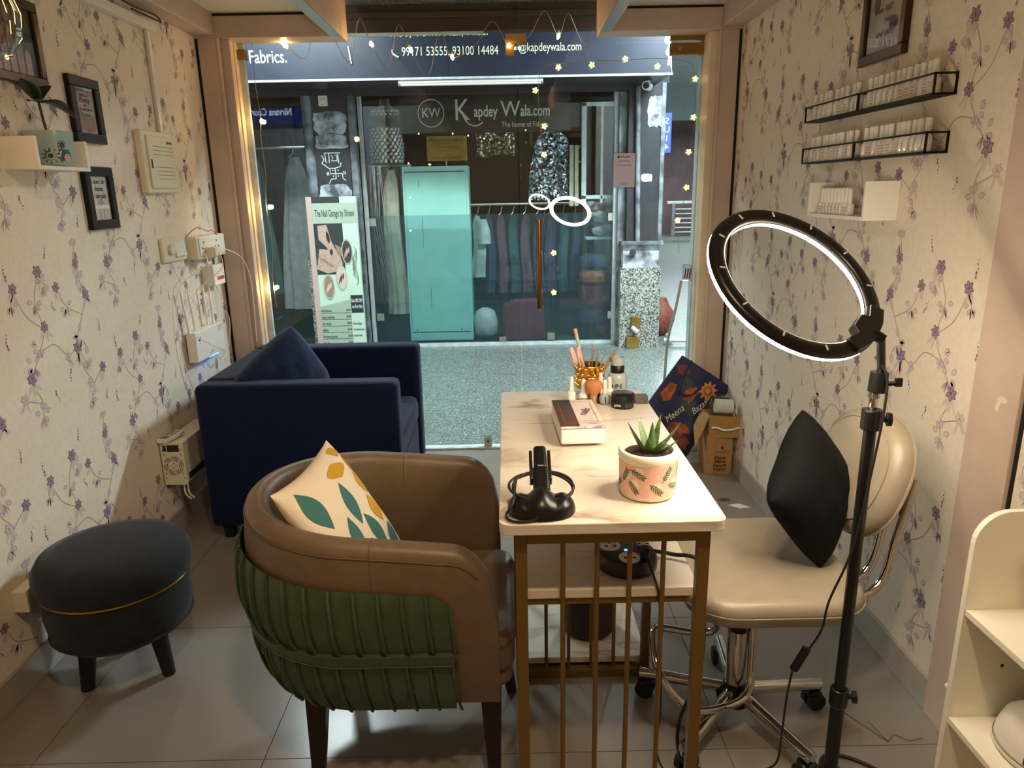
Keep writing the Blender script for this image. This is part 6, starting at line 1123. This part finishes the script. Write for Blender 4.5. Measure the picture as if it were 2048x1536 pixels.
pr('offer_box', 'poster_dark', [R4(0.085, 0.40, PX, 0.56)], -0.002); text('lettering', 'Get 20% OFF', 0.045, 'white_plastic', (0.14, -0.003, 0.51), '-y', t, sx=0.40, bold=0.001); text('lettering', 'on First Visit', 0.045, 'white_plastic', (0.14, -0.003, 0.455), '-y', t, sx=0.40, bold=0.001)
pr('price_panel', 'poster_sage', [[(-PX, PZ0), (0.082, PZ0), (0.082, 0.52), (-PX, 0.46)]], -0.0016)
for k, b in enumerate(('Nail Extensions', 'Regular Nail Polish', 'Nail Overlay', 'Refilling', 'Permanent gel polish', 'Nail Art')): text('lettering', b, 0.034, 'poster_dark', (-PX+0.006, -0.003, 0.42-0.06*k), '-y', t, 'LEFT', sx=0.45); MB().box((-PX+0.004, -0.003, 0.398-0.06*k), (0.078, -0.002, 0.401-0.06*k)).build('ruled_line', 'poster_dark', t); text('lettering', 'INR 999', 0.03, 'poster_dark', (0.078, -0.003, 0.425-0.06*k), '-y', t, 'RIGHT', sx=0.4)
for k, b in enumerate(('Visit our Garage:', 'L-40, Main Road, Nirvana', 'Gurugram, Haryana')): text('lettering', b, 0.034 if k == 0 else 0.028, 'poster_dark', (0.09, -0.003, 0.30-0.055*k), '-y', t, 'LEFT', sx=0.36)
# ---------------------------------------------------------------- goods behind the window
t = thing('sign_panel', 'black hanging panel with a gold KW logo inside the window opposite', 'sign', (0.03, 6.95, 2.12)); MB().box((-0.98, 0, -0.15), (0.585, 0.02, 0.20)).build('panel', 'black_board', t)
MB().tube([(-0.69+0.118*math.cos(2*PI*k/40), -0.002, 0.025+0.118*math.sin(2*PI*k/40)) for k in range(40)], 0.004, 6, closed=True).build('logo_ring', 'logo_tan', t); text('lettering', 'KW', 0.12, 'logo_tan', (-0.69, -0.003, 0.025), '-y', t, sx=0.85)
text('lettering', 'K', 0.26, 'logo_tan', (-0.41, -0.003, 0.04), '-y', t, sx=0.85); text('lettering', 'apdey', 0.135, 'logo_tan', (-0.30, -0.003, 0.03), '-y', t, 'LEFT', sx=0.68, bold=0.002); text('lettering', 'W', 0.19, 'logo_tan', (0.035, -0.003, 0.045), '-y', t, sx=0.9); text('lettering', 'ala.com', 0.135, 'logo_tan', (0.125, -0.003, 0.03), '-y', t, 'LEFT', sx=0.66, bold=0.002); text('lettering', 'The home of Fabrics', 0.065, 'logo_tan', (-0.05, -0.003, -0.085), '-y', t, 'LEFT', sx=0.80)
MB().tube(smoothline([(-0.40, -0.003, 0.0), (-0.35, -0.003, -0.07), (-0.28, -0.003, -0.09), (-0.22, -0.003, -0.06)], 6), 0.006, 6).build('logo_flourish', 'logo_tan', t)
t = thing('brass_plaque', 'engraved brass company plaque above the mint cabinet', 'plaque', (-0.53, 6.985, 1.84)); MB().box((-0.186, 0, -0.11), (0.186, 0.008, 0.11)).build('plate', 'plaque', t, bevel=0.003)
for x in (-0.17, 0.17):
    for z in (-0.095, 0.095): MB().cyl((x, -0.003, z), (x, 0.002, z), 0.006, n=8).build('screw', 'brass', t)
for k, (b, sz) in enumerate((('BOSS FAB PRIVATE LIMITED', 0.040), ('Office Address', 0.022), ('Head Office, Nirvana Courtyard', 0.022), ('Sector 50, Gurugram', 0.022), ('Haryana', 0.022), ('GST No.- 06AAFCB2398N1ZU', 0.032))): text('lettering', b, sz, 'ink', (0, -0.001, 0.072-0.031*k), '-y', t, sx=0.66, bold=0.0006 if k in (0, 5) else 0)
MB().cyl((-0.01, 0.004, -0.11), (-0.01, 0.004, -0.155), 0.006, n=6).build('post', 'steel', t)
t = thing('mint_cabinet', 'tall mint green metal cabinet inside the window opposite', 'cabinet', (-0.65, 7.0, 0.0)); MB().box((-0.31, -0.02, 0.03), (0.31, 0.30, 1.685)).build('body', 'mint', t, bevel=0.004); MB().box((-0.285, -0.028, 0.12), (0.285, -0.021, 1.63)).build('door', 'mint', t, bevel=0.003)
for a, b in (((-0.29, -0.0215, 0.113), (0.29, -0.0205, 0.119)), ((-0.29, -0.0215, 1.631), (0.27, -0.0205, 1.640))): MB().box(a, b).build('joint_line', 'mint_dark', t)
for x, z, l in ((-0.14, 1.22, 0.28), (-0.09, 0.55, 0.2), (-0.16, 1.56, 0.07)): MB().box((x, -0.0286, z-l), (x+0.004, -0.0281, z)).build('scratch', 'mint_dark', t)
for x in (-0.24, 0.2): MB().cyl((x, -0.03, 0.14), (x, -0.027, 0.14), 0.008, n=8).build('screw', 'mint_dark', t)
def gown(label, m, x, y, z0, z1, w0, w1, folds=7, depth=0.09, sleeve=0.0, name='hanging_garment', parts=None):
    t = thing(name, label, 'garment', (x, y, z0)); H_ = z1-z0; N = 56
    def g(i, j):
        s = j/12; a = 2*PI*i/N; w_ = (w1+(w0-w1)*s)/2 if s < 0.86 else (w0/2)*(1-((s-0.86)/0.14)**2*0.55); d = depth*(0.5+0.5*(1-s))*(1 if s < .9 else 0.7)
        k = 1+0.16*(1-s*0.7)*math.sin(folds*a+s*1.5+x*7)
        return (w_*math.cos(a)*k+0.012*math.sin(s*6+x*5), d*math.sin(a)*k, H_*s)
    mb = MB().grid(g, N, 13, wrap_u=True); mb.add([g(i, 12) for i in range(N)], [tuple(range(N))]); mb.build('cloth', m, t, smooth=True)
    MB().tube(smoothline([(-w0*0.3, 0, H_), (0, 0, H_+0.03), (0, 0, H_+0.06), (0.012, 0, H_+0.075), (0.0, 0, H_+0.09)], 4), 0.004, 6).build('hanger', 'steel', t)
    if sleeve:
        MB().tube(smoothline([(w0*0.35, -0.02, H_*0.93), (w0*0.6, -0.03, H_*0.75), (w0*0.62, -0.03, H_*0.55)], 5), [0.05+0.002*k for k in range(11)], 10).build('sleeve', m, t, smooth=True)
    return t
tag(MB().cyl((-4.2, 7.2, 1.885), (-1.74, 7.2, 1.885), 0.012, n=10).build('hanging_bar', 'steel'), 'steel hanging bar behind the left shop window', 'rail')
gown('long pale grey gown hanging by the left shop window', 'cloth_grey', -2.02, 7.2, 0.35, 1.80, 0.18, 0.40, 8); gown('dark long garment hanging behind the left shop window', 'cloth_teal', -2.42, 7.2, 0.5, 1.80, 0.22, 0.32)
tag(MB().cyl((-1.36, 7.24, 1.705), (-0.90, 7.24, 1.705), 0.01, n=8).build('hanging_bar', 'steel'), 'short steel hanging bar between poster pillar and mint cabinet', 'rail')
gown('cream ruffled garment hanging left of the mint cabinet', 'cloth_cream', -1.075, 7.03, 0.30, 1.66, 0.13, 0.19, 11, 0.05); gown('purple garment hanging between the cream ruffles and mint cabinet', 'cloth_purple', -1.03, 7.24, 0.35, 1.62, 0.08, 0.10, 6, 0.04); gown('silver fringed dark garment hanging right of the poster pillar', 'cloth_black', -1.19, 7.16, 0.25, 1.62, 0.11, 0.13, 9, 0.045)
mb = MB(); r4 = random.Random(4)
for k in range(16): x = -1.22+r4.uniform(-.05, .07); mb.tube([(x, 6.96, 1.70), (x+r4.uniform(-.03, .05), 6.95, 1.2), (x+r4.uniform(-.02, .12), 6.95, 0.4+r4.uniform(0, .3))], 0.0022, 4)
tag(mb.build('silver_fringe', 'steel'), 'loose silver fringe threads over the dark garment by the poster pillar', 'fringe')['kind'] = 'stuff'
t = thing('mannequin_top', 'mannequin bust in a top of large leaf shaped sequins', 'garment', (-1.10, 7.08, 1.72)); MB().lathe([(0.14, 0.0), (0.15, 0.1), (0.13, 0.25), (0.155, 0.38), (0.13, 0.46), (0.05, 0.51), (0.045, 0.57)], n=28, sy=0.6).build('bust', 'cloth_black', t, smooth=True); mb = MB()
for row in range(15):
    for k in range(20):
        a = 2*PI*(k+0.5*(row % 2))/20; z = 0.02+row*0.031; rr = 0.148+0.012*math.sin(z*14); rr *= (1 if z < 0.4 else 1-(z-0.4)*3)
        if math.sin(a) > 0.35 or rr < 0.06: continue
        an = 1.0+0.8*math.sin(k*1.3+row); mb.poly([((rr+0.004)*math.cos(a+p/rr), (rr+0.004)*math.sin(a+p/rr)*0.6-0.002, z+q) for p, q in leafpoly(0, 0, 0.042, 0.026, an, 4)])
mb.build('sequins', 'sequin_leaf', t)['kind'] = 'stuff'
t = thing('sequin_cloth', 'small gold sequin cloth hanging under the logo panel', 'garment', (-0.08, 6.985, 1.765)); MB().grid(lambda i, j: (-0.18+0.36*i/14, -0.02*math.sin(i*0.9)-0.01, 0.21*j/4-0.012*math.sin(i*.5)*(1-j/4)), 15, 5).build('cloth', 'sequin_gold', t, smooth=True).modifiers.new('t', 'SOLIDIFY').thickness = 0.006
gown('silver sequin dress hanging behind the ring reflections', 'sequin_silver', 0.44, 7.08, 1.36, 1.98, 0.30, 0.40, 6, 0.09)
gown('white patterned kurta with sleeves right of the mint cabinet', 'cloth_white', -0.27, 7.25, 0.62, 1.22, 0.09, 0.14, 5, 0.05, sleeve=1)
for k, (m, x) in enumerate((('cloth_blue', -0.16), ('cloth_rose', -0.04), ('cloth_teal', 0.08), ('cloth_rose', 0.20), ('cloth_blue', 0.33), ('cloth_purple', 0.45), ('cloth_teal', 0.58), ('cloth_blue', 0.70))): gown('%s garment from the left on the rail behind the smoky film' % ORD[k], m, x, 7.32, 0.45, 1.22, 0.085, 0.10, 5, 0.05)
t = thing('clothes_rail', 'steel clothes rail behind the window opposite', 'rail', (0.2, 7.32, 1.32)); MB().cyl((-0.60, 0, 0), (0.85, 0, 0), 0.012, n=10).build('bar', 'steel', t); 
for x in (-0.58, 0.83): MB().cyl((x, 0, 0), (x, 0, -1.32), 0.012, n=10).build('post', 'steel', t)
t = thing('red_bag', 'dark red bag on the floor behind the smoky film', 'bag', (0.17, 7.08, 0.0)); MB().prism([(-0.21, 0.001), (0.2, 0.001), (0.19, 0.36), (0.1, 0.42), (-0.1, 0.40), (-0.22, 0.36)], lambda x, z: (x, -0.09, z), lambda x, z: (x, 0.09, z)).build('body', 'red_bag', t, bevel=0.03, seg=3); text('lettering', 'Zara', 0.09, 'cloth_rose', (-0.03, -0.092, 0.22), '-y', t, shear=0.3)
t = thing('pouffe_stack', 'blue, orange and red cushions stacked behind the film at the right', 'cushion stack', (0.87, 7.1, 0.0))
for z0, z1, m in ((0.15, 0.32, 'cloth_purple'), (0.32, 0.55, 'red_bag'), (0.55, 0.70, 'bag_orange'), (0.70, 0.84, 'cloth_blue')): MB().lathe([(0.1, z0), (0.155, z0+0.03), (0.16, (z0+z1)/2), (0.15, z1-0.03), (0.1, z1)], n=24).build('cushion', m, t, smooth=True)
t = thing('white_pouch', 'pale bundle on the floor beside the red bag', 'bundle', (-0.22, 7.1, 0.0)); MB().lathe([(0.06, 0.03), (0.12, 0.08), (0.13, 0.2), (0.09, 0.3), (0.03, 0.33)], n=18).build('cloth', 'cloth_white', t, smooth=True)
# white grille gate and fabric bundle at the right of the window
t = thing('grille_gate', 'white metal frame gate leaning inside the window at the right', 'gate', (0.93, 6.98, 1.32)); 
for x0, x1, z0, z1 in ((-0.21, -0.165, 0.0, 0.9), (0.12, 0.16, 0.0, 0.9), (-0.21, 0.16, 0.865, 0.9), (-0.21, 0.16, 0.04, 0.075), (-0.03, -0.008, 0.0, 0.87)): MB().box((x0, 0, z0), (x1, 0.03, z1)).build('bar', 'white_alu', t, bevel=0.003)
t = thing('fabric_bundle', 'heap of pale crumpled fabric bundles behind the grille gate', 'fabric', (0.92, 7.14, 1.0)); MB().box((-0.14, -0.1, -0.02), (0.14, 0.1, 0.0)).build('shelf_board', 'white_wall', t); r7 = random.Random(12)
for k in range(11):
    mb = MB().ball((r7.uniform(-.1, .1), r7.uniform(-.06, .04), 0.06+0.03*k), r7.uniform(.05, .085), n=12, sz=0.6); mb.v = [(a+r7.uniform(-.008, .008), b+r7.uniform(-.008, .008), c+r7.uniform(-.008, .008)) for a, b, c in mb.v]; mb.build('bundle', ('cloth_white', 'cloth_cream', 'cloth_rose', 'cloth_grey')[k % 4], t, smooth=True)
t = thing('plank_stack', 'pale wooden planks standing behind the grille gate', 'plank', (0.66, 7.0, 1.3)); 
for k in range(2): MB().box((-0.05+0.05*k, 0.02*k, 0.0), (-0.012+0.05*k, 0.02*k+0.015, 0.55)).build('plank', 'cloth_cream', t)
